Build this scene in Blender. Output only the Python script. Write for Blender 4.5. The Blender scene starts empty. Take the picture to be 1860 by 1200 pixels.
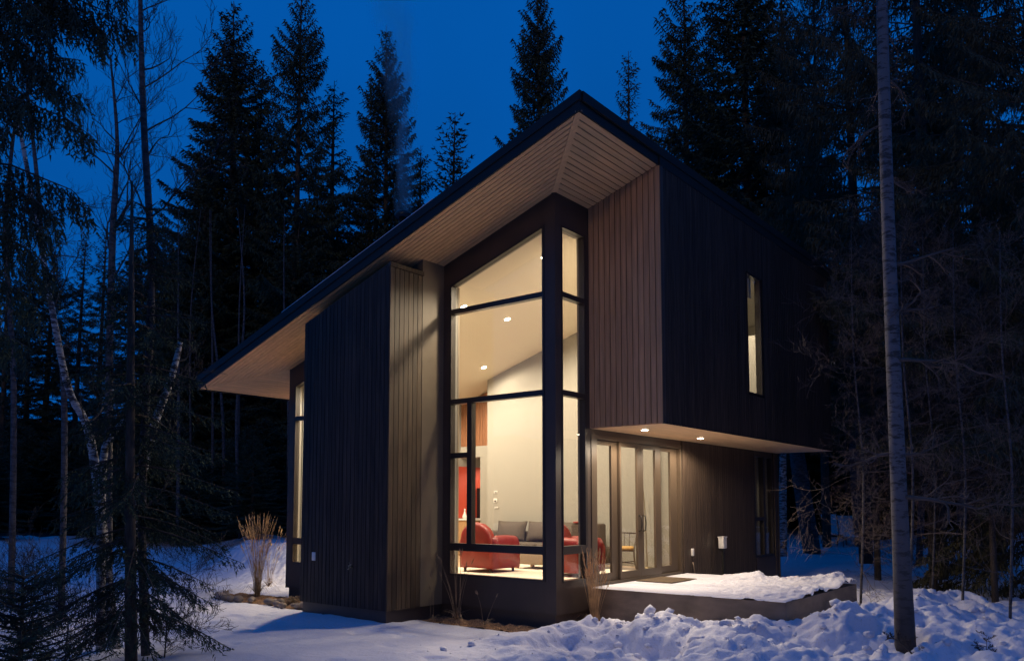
import bpy, bmesh, math, random
import numpy as np
from mathutils import Vector, Matrix

# ------------------------------------------------------------------ camera, world, exposure
S = bpy.context.scene
C = S.collection
CAMP = np.array([7.1213, -10.0213, 1.2891])
FPX, PCX, PCY = 1469.0, 930.0, 802.0
PITCH, YAW = math.radians(4.42), math.radians(38.5)
cam = bpy.data.cameras.new('camera')
camo = bpy.data.objects.new('camera', cam)
C.objects.link(camo)
camo.location = CAMP.tolist()
camo.rotation_euler = (math.pi / 2 + PITCH, 0, YAW)
cam.sensor_width = 36
cam.lens = FPX / 1860 * 36
cam.shift_y = (PCY - 600) / 1860
cam.clip_start = 0.1
cam.clip_end = 3000
S.camera = camo

world = bpy.data.worlds.new('World')
S.world = world
world.use_nodes = True
nt = world.node_tree
nt.nodes.clear()
wo = nt.nodes.new('ShaderNodeOutputWorld')
bg = nt.nodes.new('ShaderNodeBackground')
sky = nt.nodes.new('ShaderNodeTexSky')
sky.sky_type = 'NISHITA'
sky.sun_disc = False
sky.sun_elevation = math.radians(-2.0)
sky.sun_rotation = math.radians(200)
mul = nt.nodes.new('ShaderNodeMixRGB'); mul.blend_type = 'MULTIPLY'; mul.inputs[0].default_value = 1
mul.inputs[2].default_value = (0.05, 0.30, 0.62, 1)
add = nt.nodes.new('ShaderNodeMixRGB'); add.blend_type = 'ADD'; add.inputs[0].default_value = 1
tc = nt.nodes.new('ShaderNodeTexCoord')
nz = nt.nodes.new('ShaderNodeTexNoise'); nz.inputs['Scale'].default_value = 2.2; nz.inputs['Detail'].default_value = 3
rmp = nt.nodes.new('ShaderNodeMapRange')
rmp.inputs[1].default_value = 0.3; rmp.inputs[2].default_value = 0.7
rmp.inputs[3].default_value = 0.88; rmp.inputs[4].default_value = 1.12
base = nt.nodes.new('ShaderNodeMixRGB'); base.blend_type = 'MULTIPLY'; base.inputs[0].default_value = 1
base.inputs[1].default_value = (0.002, 0.62, 2.75, 1)
nt.links.new(tc.outputs['Generated'], nz.inputs['Vector'])
nt.links.new(nz.outputs['Fac'], rmp.inputs[0])
nt.links.new(rmp.outputs[0], base.inputs[2])
nt.links.new(sky.outputs[0], mul.inputs[1])
nt.links.new(mul.outputs[0], add.inputs[1])
nt.links.new(base.outputs[0], add.inputs[2])
nt.links.new(add.outputs[0], bg.inputs[0])
bg.inputs[1].default_value = 0.13
nt.links.new(bg.outputs[0], wo.inputs[0])

fill_sun = bpy.data.lights.new('fill_sun', 'SUN')
fill_sun.energy = 0.42; fill_sun.angle = math.radians(12); fill_sun.color = (1.0, 0.70, 0.48)
suno = bpy.data.objects.new('fill_sun', fill_sun); C.objects.link(suno)
# weak warm sun added behind the camera to lift the timber, standing for dusk glow
suno.rotation_euler = Vector((0.50, -0.85, 0.20)).normalized().to_track_quat('Z', 'Y').to_euler()

S.view_settings.view_transform = 'Standard'
S.view_settings.look = 'None'
S.view_settings.exposure = 0
S.view_settings.gamma = 1
S.view_settings.use_curve_mapping = False
S.render.engine = 'CYCLES'
S.cycles.use_denoising = True
S.cycles.max_bounces = 10
S.cycles.diffuse_bounces = 6
S.cycles.transparent_max_bounces = 24
S.cycles.volume_bounces = 0
S.cycles.sample_clamp_indirect = 4
S.cycles.caustics_reflective = False
S.cycles.caustics_refractive = False

rng = np.random.default_rng(7)
random.seed(7)
FW = np.array([-math.sin(YAW) * math.cos(PITCH), math.cos(YAW) * math.cos(PITCH), math.sin(PITCH)])
RT = np.array([math.cos(YAW), math.sin(YAW), 0.0])
UP = np.cross(RT, FW)


def at(u, v, d):
    """world point seen at photo pixel (u, v) at distance d along the view"""
    return CAMP + (FW * FPX + RT * (u - PCX) - UP * (v - PCY)) / FPX * d


# ------------------------------------------------------------------ materials
MATS = {}


def mat(name, col, rough=0.7, metal=0.0, var=0.0, scale=8.0, stretch=(1, 1, 1), bump=0.0, col2=None, spec=0.5, detail=5,
        bscale=None):
    if name in MATS:
        return MATS[name]
    m = bpy.data.materials.new(name)
    m.use_nodes = True
    n = m.node_tree.nodes; l = m.node_tree.links
    b = n['Principled BSDF']
    b.inputs['Roughness'].default_value = rough
    b.inputs['Metallic'].default_value = metal
    b.inputs['Specular IOR Level'].default_value = spec
    b.inputs['Base Color'].default_value = (*col, 1)
    if var > 0 or col2 is not None or bump > 0:
        t = n.new('ShaderNodeTexCoord')
        mp = n.new('ShaderNodeMapping'); mp.inputs['Scale'].default_value = stretch
        z = n.new('ShaderNodeTexNoise'); z.inputs['Scale'].default_value = scale; z.inputs['Detail'].default_value = detail
        l.new(t.outputs['Object'], mp.inputs[0]); l.new(mp.outputs[0], z.inputs['Vector'])
        cr = n.new('ShaderNodeValToRGB')
        c2 = col2 if col2 is not None else tuple(min(1, c * (1 + var)) for c in col)
        c1 = col if col2 is not None else tuple(c * (1 - var) for c in col)
        cr.color_ramp.elements[0].position = 0.35; cr.color_ramp.elements[0].color = (*c1, 1)
        cr.color_ramp.elements[1].position = 0.65; cr.color_ramp.elements[1].color = (*c2, 1)
        l.new(z.outputs['Fac'], cr.inputs[0])
        # per-object tone
        oi = n.new('ShaderNodeObjectInfo')
        mr = n.new('ShaderNodeMapRange'); mr.inputs[3].default_value = 1 - var * 0.6; mr.inputs[4].default_value = 1 + var * 0.6
        mx = n.new('ShaderNodeMixRGB'); mx.blend_type = 'MULTIPLY'; mx.inputs[0].default_value = 1
        l.new(oi.outputs['Random'], mr.inputs[0]); l.new(cr.outputs[0], mx.inputs[1]); l.new(mr.outputs[0], mx.inputs[2])
        l.new(mx.outputs[0], b.inputs['Base Color'])
        if bump > 0:
            bp = n.new('ShaderNodeBump'); bp.inputs['Strength'].default_value = bump; bp.inputs['Distance'].default_value = 0.02
            if bscale:
                z2 = n.new('ShaderNodeTexNoise'); z2.inputs['Scale'].default_value = bscale; z2.inputs['Detail'].default_value = 6
                l.new(mp.outputs[0], z2.inputs['Vector']); l.new(z2.outputs['Fac'], bp.inputs['Height'])
            else:
                l.new(z.outputs['Fac'], bp.inputs['Height'])
            l.new(bp.outputs[0], b.inputs['Normal'])
    MATS[name] = m
    return m


M_SOFFIT_X = mat('cedar_soffit_x', (0.64, 0.40, 0.20), 0.6, var=0.10, scale=3, stretch=(0.6, 9, 9), bump=0.12)
M_SOFFIT_Y = mat('cedar_soffit_y', (0.64, 0.40, 0.20), 0.6, var=0.10, scale=3, stretch=(9, 0.6, 9), bump=0.12)
M_WOOD_V = mat('stained_cedar_boards', (0.54, 0.29, 0.14), 0.6, var=0.16, scale=3, stretch=(9, 9, 0.5), bump=0.15)
M_CANOPY = mat('canopy_plywood', (0.72, 0.48, 0.27), 0.5, var=0.10, scale=3, stretch=(9, 0.6, 9), bump=0.05)
M_WOODB = mat('brown_olive_boards', (0.085, 0.054, 0.029), 0.6, var=0.3, scale=3, stretch=(9, 9, 0.5), bump=0.15)
M_DARK_V = mat('black_stained_boards', (0.046, 0.032, 0.025), 0.6, var=0.4, scale=3, stretch=(9, 9, 0.5), bump=0.25, spec=0.25)
M_DARK_L = mat('brown_black_boards', (0.062, 0.042, 0.030), 0.55, var=0.3, scale=3, stretch=(9, 9, 0.5), bump=0.15)
M_BACK = mat('black_backing', (0.008, 0.007, 0.007), 0.9)
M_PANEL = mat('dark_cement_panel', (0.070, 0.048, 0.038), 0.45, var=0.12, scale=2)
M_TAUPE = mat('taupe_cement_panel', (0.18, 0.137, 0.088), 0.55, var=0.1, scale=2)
M_FRAME = mat('dark_window_frame', (0.035, 0.028, 0.026), 0.35)
M_DOORF = mat('bronze_door_frame', (0.095, 0.068, 0.047), 0.38)
M_FLASH = mat('black_metal_flashing', (0.016, 0.015, 0.015), 0.5, spec=0.3)
M_ROOF = mat('standing_seam_roof', (0.05, 0.05, 0.055), 0.4, metal=0.5)
M_WHITE = mat('white_drywall', (0.315, 0.298, 0.262), 0.9, var=0.01, scale=1)
M_REVEAL = mat('painted_reveal', (0.30, 0.25, 0.18), 0.7)
M_WFLOOR = mat('oak_floor', (0.50, 0.36, 0.23), 0.35, var=0.15, scale=4, stretch=(1, 8, 1))
M_SLAT = mat('walnut_slat', (0.30, 0.13, 0.06), 0.5, var=0.2, scale=4, stretch=(9, 9, 0.5))
M_CONC = mat('concrete', (0.19, 0.14, 0.10), 0.8, var=0.25, scale=2.5, stretch=(1, 1, 2), bump=0.2, bscale=30)
M_RED = mat('red_leather', (0.24, 0.014, 0.009), 0.42, var=0.12, scale=5, bump=0.05)
M_GREY = mat('grey_upholstery', (0.090, 0.070, 0.055), 0.9, var=0.1, scale=30, bump=0.1)
M_BEIGE = mat('beige_upholstery', (0.34, 0.27, 0.18), 0.9, var=0.1, scale=30, bump=0.1)
M_RUG = mat('cream_shag_rug', (0.72, 0.64, 0.52), 1.0, var=0.12, scale=30, bump=0.8)
M_BLK = mat('black_gloss', (0.010, 0.010, 0.012), 0.2)
M_BLKM = mat('black_metal', (0.02, 0.018, 0.016), 0.4)
M_REDW = mat('red_painted_wall', (0.48, 0.05, 0.02), 0.6)
M_OAKC = mat('oak_cabinet', (0.42, 0.24, 0.11), 0.5, var=0.12, scale=4, stretch=(6, 6, 1))
M_COUNTER = mat('white_counter', (0.75, 0.72, 0.68), 0.3)
M_YEL = mat('yellow_cushion', (0.50, 0.30, 0.10), 0.9, var=0.1)
M_RATTAN = mat('dark_rattan', (0.10, 0.07, 0.05), 0.6)
M_BRASS = mat('brushed_brass', (0.35, 0.28, 0.18), 0.35, metal=0.8)
M_WPLASTIC = mat('white_plastic', (0.75, 0.72, 0.68), 0.4)
M_MAT = mat('coir_mat', (0.13, 0.09, 0.055), 1.0, var=0.3, scale=60, bump=0.8)
M_BLIND = mat('beige_blind', (0.42, 0.32, 0.19), 0.9)
M_MULCH = mat('bark_mulch', (0.28, 0.15, 0.075), 1.0, var=0.5, scale=40, bump=1.0, detail=8)
M_STONE = mat('round_stone', (0.22, 0.17, 0.14), 0.85, var=0.3, scale=5, bump=0.2)
M_GRASS = mat('dry_straw', (0.48, 0.30, 0.15), 0.8, var=0.3, scale=6)
M_GRASSD = mat('dry_straw_dark', (0.28, 0.19, 0.11), 0.8, var=0.3, scale=6)
M_NEEDLE = mat('spruce_needles', (0.026, 0.040, 0.028), 0.8, col2=(0.050, 0.070, 0.040), scale=1.5, spec=0.2)
M_NEEDLE2 = mat('fir_needles_brownish', (0.050, 0.050, 0.030), 0.8, col2=(0.090, 0.080, 0.045), scale=1.5, spec=0.2)
M_BARK = mat('conifer_bark', (0.060, 0.045, 0.035), 0.95, var=0.4, scale=8, stretch=(3, 3, 0.6), bump=0.7)
M_TWIG = mat('bare_twig', (0.12, 0.085, 0.07), 0.9, var=0.2)
M_TWIGD = mat('dark_twig', (0.04, 0.03, 0.028), 0.9, var=0.2)
M_CHAIRW = mat('pale_plastic', (0.80, 0.78, 0.80), 0.5)


def snow_mat():
    m = bpy.data.materials.new('snow')
    m.use_nodes = True
    n = m.node_tree.nodes; l = m.node_tree.links
    b = n['Principled BSDF']
    b.inputs['Base Color'].default_value = (0.78, 0.78, 0.82, 1)
    b.inputs['Roughness'].default_value = 0.85
    b.inputs['Specular IOR Level'].default_value = 0.25
    t = n.new('ShaderNodeTexCoord')
    z = n.new('ShaderNodeTexNoise'); z.inputs['Scale'].default_value = 9; z.inputs['Detail'].default_value = 9
    z.inputs['Roughness'].default_value = 0.65
    bp = n.new('ShaderNodeBump'); bp.inputs['Strength'].default_value = 0.45; bp.inputs['Distance'].default_value = 0.06
    l.new(t.outputs['Object'], z.inputs['Vector']); l.new(z.outputs['Fac'], bp.inputs['Height']); l.new(bp.outputs[0], b.inputs['Normal'])
    z2 = n.new('ShaderNodeTexNoise'); z2.inputs['Scale'].default_value = 45; z2.inputs['Detail'].default_value = 4
    cr = n.new('ShaderNodeValToRGB')
    cr.color_ramp.elements[0].position = 0.28; cr.color_ramp.elements[0].color = (0.55, 0.50, 0.46, 1)
    cr.color_ramp.elements[1].position = 0.40; cr.color_ramp.elements[1].color = (0.69, 0.68, 0.75, 1)
    l.new(t.outputs['Object'], z2.inputs['Vector']); l.new(z2.outputs['Fac'], cr.inputs[0]); l.new(cr.outputs[0], b.inputs['Base Color'])
    return m


M_SNOW = snow_mat()


def birch_mat(name, light, dark, thr=0.42):
    m = bpy.data.materials.new(name)
    m.use_nodes = True
    n = m.node_tree.nodes; l = m.node_tree.links
    b = n['Principled BSDF']; b.inputs['Roughness'].default_value = 0.8
    t = n.new('ShaderNodeTexCoord')
    mp = n.new('ShaderNodeMapping'); mp.inputs['Scale'].default_value = (2.5, 2.5, 9)
    z = n.new('ShaderNodeTexNoise'); z.inputs['Scale'].default_value = 2.2; z.inputs['Detail'].default_value = 7; z.inputs['Roughness'].default_value = 0.7
    cr = n.new('ShaderNodeValToRGB')
    cr.color_ramp.elements[0].position = thr; cr.color_ramp.elements[0].color = (*dark, 1)
    cr.color_ramp.elements[1].position = thr + 0.07; cr.color_ramp.elements[1].color = (*light, 1)
    l.new(t.outputs['Object'], mp.inputs[0]); l.new(mp.outputs[0], z.inputs['Vector']); l.new(z.outputs['Fac'], cr.inputs[0])
    l.new(cr.outputs[0], b.inputs['Base Color'])
    bp = n.new('ShaderNodeBump'); bp.inputs['Strength'].default_value = 0.5; bp.inputs['Distance'].default_value = 0.02
    l.new(z.outputs['Fac'], bp.inputs['Height']); l.new(bp.outputs[0], b.inputs['Normal'])
    MATS[name] = m
    return m


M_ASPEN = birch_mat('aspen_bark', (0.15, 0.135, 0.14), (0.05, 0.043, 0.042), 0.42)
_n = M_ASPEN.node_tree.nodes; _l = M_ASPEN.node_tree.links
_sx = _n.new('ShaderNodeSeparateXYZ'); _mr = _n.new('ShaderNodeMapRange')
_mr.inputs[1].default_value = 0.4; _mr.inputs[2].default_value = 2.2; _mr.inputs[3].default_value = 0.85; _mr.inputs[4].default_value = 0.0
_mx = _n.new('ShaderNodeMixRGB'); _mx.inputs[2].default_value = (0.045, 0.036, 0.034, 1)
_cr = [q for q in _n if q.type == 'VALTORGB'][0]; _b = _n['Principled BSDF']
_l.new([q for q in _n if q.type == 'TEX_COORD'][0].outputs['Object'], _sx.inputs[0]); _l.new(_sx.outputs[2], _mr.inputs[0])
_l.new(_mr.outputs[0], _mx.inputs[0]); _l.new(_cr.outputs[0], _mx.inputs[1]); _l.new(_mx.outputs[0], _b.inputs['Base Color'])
M_BIRCH = birch_mat('birch_bark', (0.42, 0.40, 0.39), (0.05, 0.04, 0.04), 0.46)
M_GBARK = birch_mat('grey_bark', (0.085, 0.075, 0.078), (0.035, 0.03, 0.03), 0.45)


def glass_mat():
    m = bpy.data.materials.new('window_glass')
    m.use_nodes = True
    n = m.node_tree.nodes; l = m.node_tree.links
    n.clear()
    o = n.new('ShaderNodeOutputMaterial')
    tr = n.new('ShaderNodeBsdfTransparent'); tr.inputs[0].default_value = (0.96, 0.97, 0.96, 1)
    gl = n.new('ShaderNodeBsdfGlossy'); gl.inputs['Roughness'].default_value = 0.0
    lw = n.new('ShaderNodeLayerWeight'); lw.inputs[0].default_value = 0.5
    pw = n.new('ShaderNodeMath'); pw.operation = 'POWER'; pw.inputs[1].default_value = 5
    fr = n.new('ShaderNodeMath'); fr.operation = 'MULTIPLY_ADD'; fr.inputs[1].default_value = 0.96; fr.inputs[2].default_value = 0.04
    l.new(lw.outputs['Facing'], pw.inputs[0]); l.new(pw.outputs[0], fr.inputs[0])
    mx = n.new('ShaderNodeMixShader')
    l.new(fr.outputs[0], mx.inputs[0]); l.new(tr.outputs[0], mx.inputs[1]); l.new(gl.outputs[0], mx.inputs[2]); l.new(mx.outputs[0], o.inputs[0])
    return m


M_GLASS = glass_mat()


def emit_mat(name, col, st):
    m = bpy.data.materials.new(name)
    m.use_nodes = True
    b = m.node_tree.nodes['Principled BSDF']
    b.inputs['Base Color'].default_value = (0.8, 0.8, 0.8, 1)
    b.inputs['Emission Color'].default_value = (*col, 1)
    b.inputs['Emission Strength'].default_value = st
    return m


M_BULB = emit_mat('lit_bulb', (1.0, 0.82, 0.58), 40)


# ------------------------------------------------------------------ object helpers
def link_mesh(name, me, m, parent=None):
    if m is not None and len(me.materials) == 0:
        me.materials.append(m)
    o = bpy.data.objects.new(name, me)
    C.objects.link(o)
    if parent is not None:
        o.parent = parent
    return o


def mesh_np(name, V, F, smooth=False):
    V = np.asarray(V, np.float32); F = np.asarray(F, np.int32)
    me = bpy.data.meshes.new(name)
    k = F.shape[1]
    me.vertices.add(len(V)); me.vertices.foreach_set('co', V.ravel())
    me.loops.add(F.size); me.loops.foreach_set('vertex_index', F.ravel())
    me.polygons.add(len(F)); me.polygons.foreach_set('loop_start', np.arange(0, F.size, k, dtype=np.int32))
    if smooth:
        me.polygons.foreach_set('use_smooth', np.ones(len(F), bool))
    me.update(calc_edges=True)
    me.validate()
    return me


class MB:
    """collects shapes, links them as ONE mesh object"""

    def __init__(self):
        self.v = []; self.f = []; self.s = []

    def add(self, vs, fs, smooth=False):
        o = len(self.v)
        self.v += [tuple(float(c) for c in p) for p in vs]
        self.f += [tuple(i + o for i in f) for f in fs]
        self.s += [smooth] * len(fs)
        return self

    def box(self, x0, x1, y0, y1, z0, z1):
        x0, x1 = sorted((x0, x1)); y0, y1 = sorted((y0, y1)); z0, z1 = sorted((z0, z1))
        v = [(x0, y0, z0), (x1, y0, z0), (x1, y1, z0), (x0, y1, z0), (x0, y0, z1), (x1, y0, z1), (x1, y1, z1), (x0, y1, z1)]
        return self.add(v, [(0, 3, 2, 1), (4, 5, 6, 7), (0, 1, 5, 4), (1, 2, 6, 5), (2, 3, 7, 6), (3, 0, 4, 7)])

    def prism(self, poly, ax, a, b):
        """poly: 2D outline in the two other axes; extruded along axis ax from a to b"""
        n = len(poly)

        def P(p, t):
            if ax == 0: return (t, p[0], p[1])
            if ax == 1: return (p[0], t, p[1])
            return (p[0], p[1], t)
        v = [P(p, a) for p in poly] + [P(p, b) for p in poly]
        f = [tuple(range(n)), tuple(range(2 * n - 1, n - 1, -1))] + [(i, i + n, (i + 1) % n + n, (i + 1) % n) for i in range(n)]
        return self.add(v, f)

    def slab(self, poly, zf, th):
        """poly in xy, underside follows zf(x), thickness th upward"""
        n = len(poly)
        v = [(p[0], p[1], zf(p[0])) for p in poly] + [(p[0], p[1], zf(p[0]) + th) for p in poly]
        f = [tuple(range(n)), tuple(range(2 * n - 1, n - 1, -1))] + [(i, i + n, (i + 1) % n + n, (i + 1) % n) for i in range(n)]
        return self.add(v, f)

    def tube(self, pts, rad, n=6, cap=True):
        pts = [Vector(p) for p in pts]
        if not hasattr(rad, '__len__'):
            rad = [rad] * len(pts)
        vs = []; fs = []
        up = Vector((0.13, 0.31, 0.94)).normalized()
        prev = None
        for i, p in enumerate(pts):
            d = (pts[min(i + 1, len(pts) - 1)] - pts[max(i - 1, 0)])
            if d.length < 1e-9: d = Vector((0, 0, 1))
            d.normalize()
            if prev is None:
                a = d.cross(up)
                if a.length < 0.05: a = d.cross(Vector((1, 0, 0)))
            else:
                a = prev - d * prev.dot(d)
            a.normalize(); prev = a
            b = d.cross(a)
            for k in range(n):
                t = 2 * math.pi * k / n
                vs.append(p + (a * math.cos(t) + b * math.sin(t)) * rad[i])
        for i in range(len(pts) - 1):
            for k in range(n):
                fs.append((i * n + k, i * n + (k + 1) % n, (i + 1) * n + (k + 1) % n, (i + 1) * n + k))
        if cap:
            fs.append(tuple(range(n - 1, -1, -1))); fs.append(tuple((len(pts) - 1) * n + k for k in range(n)))
        return self.add(vs, fs, True)

    def lathe(self, prof, cx=0, cy=0, n=20):
        vs = []; fs = []
        for r, z in prof:
            for k in range(n):
                t = 2 * math.pi * k / n
                vs.append((cx + r * math.cos(t), cy + r * math.sin(t), z))
        for i in range(len(prof) - 1):
            for k in range(n):
                fs.append((i * n + k, i * n + (k + 1) % n, (i + 1) * n + (k + 1) % n, (i + 1) * n + k))
        fs.append(tuple(range(n - 1, -1, -1))); fs.append(tuple((len(prof) - 1) * n + k for k in range(n)))
        return self.add(vs, fs, True)

    def build(self, name, m, parent=None, bevel=0, sub=0):
        me = bpy.data.meshes.new(name)
        me.from_pydata(self.v, [], self.f)
        me.polygons.foreach_set('use_smooth', self.s)
        me.update()
        if len(self.f) < 3000:
            bm = bmesh.new(); bm.from_mesh(me); bmesh.ops.recalc_face_normals(bm, faces=bm.faces); bm.to_mesh(me); bm.free()
        o = link_mesh(name, me, m, parent)
        if bevel:
            b = o.modifiers.new('bevel', 'BEVEL'); b.width = bevel; b.segments = 3; b.limit_method = 'ANGLE'
            me.polygons.foreach_set('use_smooth', [True] * len(me.polygons))
            b.harden_normals = False
        if sub:
            s = o.modifiers.new('sub', 'SUBSURF'); s.levels = sub; s.render_levels = sub
            me.polygons.foreach_set('use_smooth', [True] * len(me.polygons))
        return o


def tag(o, label=None, cat=None, group=None, kind=None):
    if label: o['label'] = label
    if cat: o['category'] = cat
    if group: o['group'] = group
    if kind: o['kind'] = kind
    return o


def empty(name, loc=(0, 0, 0), rz=0):
    o = bpy.data.objects.new(name, None)
    C.objects.link(o)
    o.location = loc; o.rotation_euler = (0, 0, rz)
    o.empty_display_size = 0.2
    return o


def kids(o):
    return [c for c in bpy.data.objects if c.parent == o]


def copy_tree(o, parent=None):
    c = o.copy(); C.objects.link(c); c.parent = parent
    for ch in kids(o):
        copy_tree(ch, c)
    return c


# ------------------------------------------------------------------ noise and terrain
def vnoise(x, y, seed=0):
    xi = np.floor(x).astype(np.int64); yi = np.floor(y).astype(np.int64)
    fx = x - xi; fy = y - yi
    fx = fx * fx * fx * (fx * (fx * 6 - 15) + 10); fy = fy * fy * fy * (fy * (fy * 6 - 15) + 10)

    def h(a, b):
        n = (a * 374761393 + b * 668265263 + seed * 1442695041) & 0x7fffffff
        n = ((n ^ (n >> 13)) * 1274126177) & 0x7fffffff
        n = (n ^ (n >> 16)) & 0xffff
        return n / 65535.0 * 2 - 1
    a = h(xi, yi); b = h(xi + 1, yi); c = h(xi, yi + 1); d = h(xi + 1, yi + 1)
    return (a * (1 - fx) + b * fx) * (1 - fy) + (c * (1 - fx) + d * fx) * fy


def fbm(x, y, oct=4, seed=0, gain=0.5):
    s = 0; a = 1; f = 1
    for i in range(oct):
        c, sn = math.cos(i * 1.1), math.sin(i * 1.1)
        s = s + a * vnoise((x * c - y * sn) * f + i * 17.3, (x * sn + y * c) * f - i * 9.1, seed + i)
        a *= gain; f *= 2.03
    return s


def sst(a, b, x):
    t = np.clip((x - a) / (b - a), 0, 1)
    return t * t * (3 - 2 * t)


def ground(x, y):
    x = np.asarray(x, float); y = np.asarray(y, float)
    z = -0.53 + 0.05 * fbm(x * 0.35, y * 0.35, 3, 3)
    # rise into the forest
    d = np.sqrt((x + 2) ** 2 + (y - 2) ** 2)
    z += sst(12, 29, d) * 0.66 + sst(35, 120, d) * 0.4
    # distant hills behind the forest
    az = np.degrees(np.arctan2(-(x - CAMP[0]), (y - CAMP[1])))   # 0 = +y, positive to the left
    r = np.sqrt((x - CAMP[0]) ** 2 + (y - CAMP[1]) ** 2)
    hh = 30 + 58 * sst(34, 18, az) - 8 * sst(14, 2, az)
    z += sst(110, 330, r) * hh * (1 + 0.16 * fbm(x * 0.012, y * 0.012, 3, 9))
    # ploughed snow round the terrace
    def ridge(ax, ay, bx, by, w, h):
        vx, vy = bx - ax, by - ay
        t = np.clip(((x - ax) * vx + (y - ay) * vy) / (vx * vx + vy * vy), 0, 1)
        q = (x - ax - t * vx) ** 2 + (y - ay - t * vy) ** 2
        return h * np.exp(-q / (w * w))
    z += ridge(1.0, -0.05, 2.7, 0.2, 0.58, 0.36)
    z += ridge(3.9, 1.3, 4.3, 5.0, 0.75, 0.42)
    z += ridge(0.55, 0.1, 0.4, -1.6, 0.4, 0.14)
    z += ridge(3.4, -0.9, 5.5, 0.6, 0.7, 0.22)
    z += ridge(4.8, 2.0, 7.5, 3.4, 0.8, 0.26)
    z += ridge(1.2, 5.6, 3.2, 6.4, 0.8, 0.25)
    # pile by the left corner
    z += ridge(-12.6, 3.2, -8.3, 1.9, 0.85, 0.78)
    z += ridge(-19, 8.0, -14, 5.5, 1.6, 0.5)
    # chunky area: right side
    m = sst(-0.3, 1.4, x + 0.35 * (y + 1.5)) * sst(-6.0, -3.0, y + 0.2 * x) * sst(11, 7, y)
    m2 = ridge(-12.6, 3.2, -8.3, 1.9, 1.1, 1.0)
    n1 = fbm(x * 1.25, y * 1.25, 4, 21, 0.55)
    ch = np.abs(fbm(x * 2.6 + 5, y * 2.6, 4, 31, 0.58))
    c2 = np.abs(fbm(x * 7.5 + 1, y * 7.5, 3, 71, 0.6)); c3 = fbm(x * 16, y * 16, 2, 81, 0.6)
    patch = sst(-.25, .35, fbm(x * 0.8 + 9, y * 0.8, 3, 91))
    z += m * (0.095 * n1 + 0.10 * (0.5 - ch) + patch * (0.040 * (0.45 - c2) + 0.010 * c3)) + m2 * (0.16 * (0.5 - ch) + 0.05 * (0.45 - c2))
    tr = fbm(x * 0.9 + 3, y * 0.9, 3, 41)
    z -= m * 0.12 * sst(0.25, 0.5, tr)
    # bumps over the smooth parts
    z += (1 - m) * (0.018 * fbm(x * 1.6, y * 1.6, 3, 51) - 0.035 * sst(0.42, 0.62, fbm(x * 1.1, y * 1.1 + 7, 3, 61)))
    # scoured hollow against the walls
    def boxd(x0, x1, y0, y1):
        dx = np.maximum(np.maximum(x0 - x, x - x1), 0); dy = np.maximum(np.maximum(y0 - y, y - y1), 0)
        return np.sqrt(dx * dx + dy * dy)
    dm = boxd(-2.3, 0.35, -0.28, 0.9)
    z = np.where(dm < 1.0, z * sst(0, 0.5, dm) + (-0.62) * (1 - sst(0, 0.5, dm)), z)
    dm = boxd(-8.0, -4.5, -0.75, 0.3)
    z = np.where(dm < 1.0, z * sst(0, 0.5, dm) + (-0.60) * (1 - sst(0, 0.5, dm)), z)
    inside = (x > -6.6) & (x < -0.05) & (y > 0.1) & (y < 9)
    z = np.where(inside, -0.75, z)
    ter = (x > 0.0) & (x < 3.1) & (y > 1.0) & (y < 4.2)
    z = np.where(ter, -0.6, z)
    return z


def gz(x, y):
    return float(ground(np.array([x]), np.array([y]))[0])


def axis(fa, fb, st, lo, hi, g=1.07):
    c = list(np.arange(fa, fb, st))
    s = st; p = c[-1]
    while p < hi:
        s *= g; p += s; c.append(p)
    s = st; p = fa; left = []
    while p > lo:
        s *= g; p -= s; left.append(p)
    return np.array(left[::-1] + c)


gx = axis(-12.5, 8.5, 0.038, -700, 700); gy = axis(-4, 7.5, 0.038, -300, 900)
X, Y = np.meshgrid(gx, gy, indexing='ij')
Z = ground(X, Y)
nx, ny = X.shape
idx = np.arange(nx * ny).reshape(nx, ny)
F = np.stack([idx[:-1, :-1].ravel(), idx[1:, :-1].ravel(), idx[1:, 1:].ravel(), idx[:-1, 1:].ravel()], 1)
me = mesh_np('snow_ground', np.stack([X.ravel(), Y.ravel(), Z.ravel()], 1), F, True)
me.materials.append(M_SNOW)
M_HILL = mat('forest_floor_shade', (0.022, 0.024, 0.022), 1.0, var=0.4, scale=0.05, spec=0.05)
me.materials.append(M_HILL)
fc = (((X[:-1, :-1] - CAMP[0]) ** 2 + (Y[:-1, :-1] - CAMP[1]) ** 2) > (39 + 3 * np.sin(X[:-1, :-1] * .7) + 2 * np.sin(Y[:-1, :-1] * .9)) ** 2).ravel()  # past the clearing the ground is coloured dark for forest shade and wooded hills
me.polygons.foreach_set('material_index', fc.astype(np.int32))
tag(link_mesh('ground', me, None), kind='structure')

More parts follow.
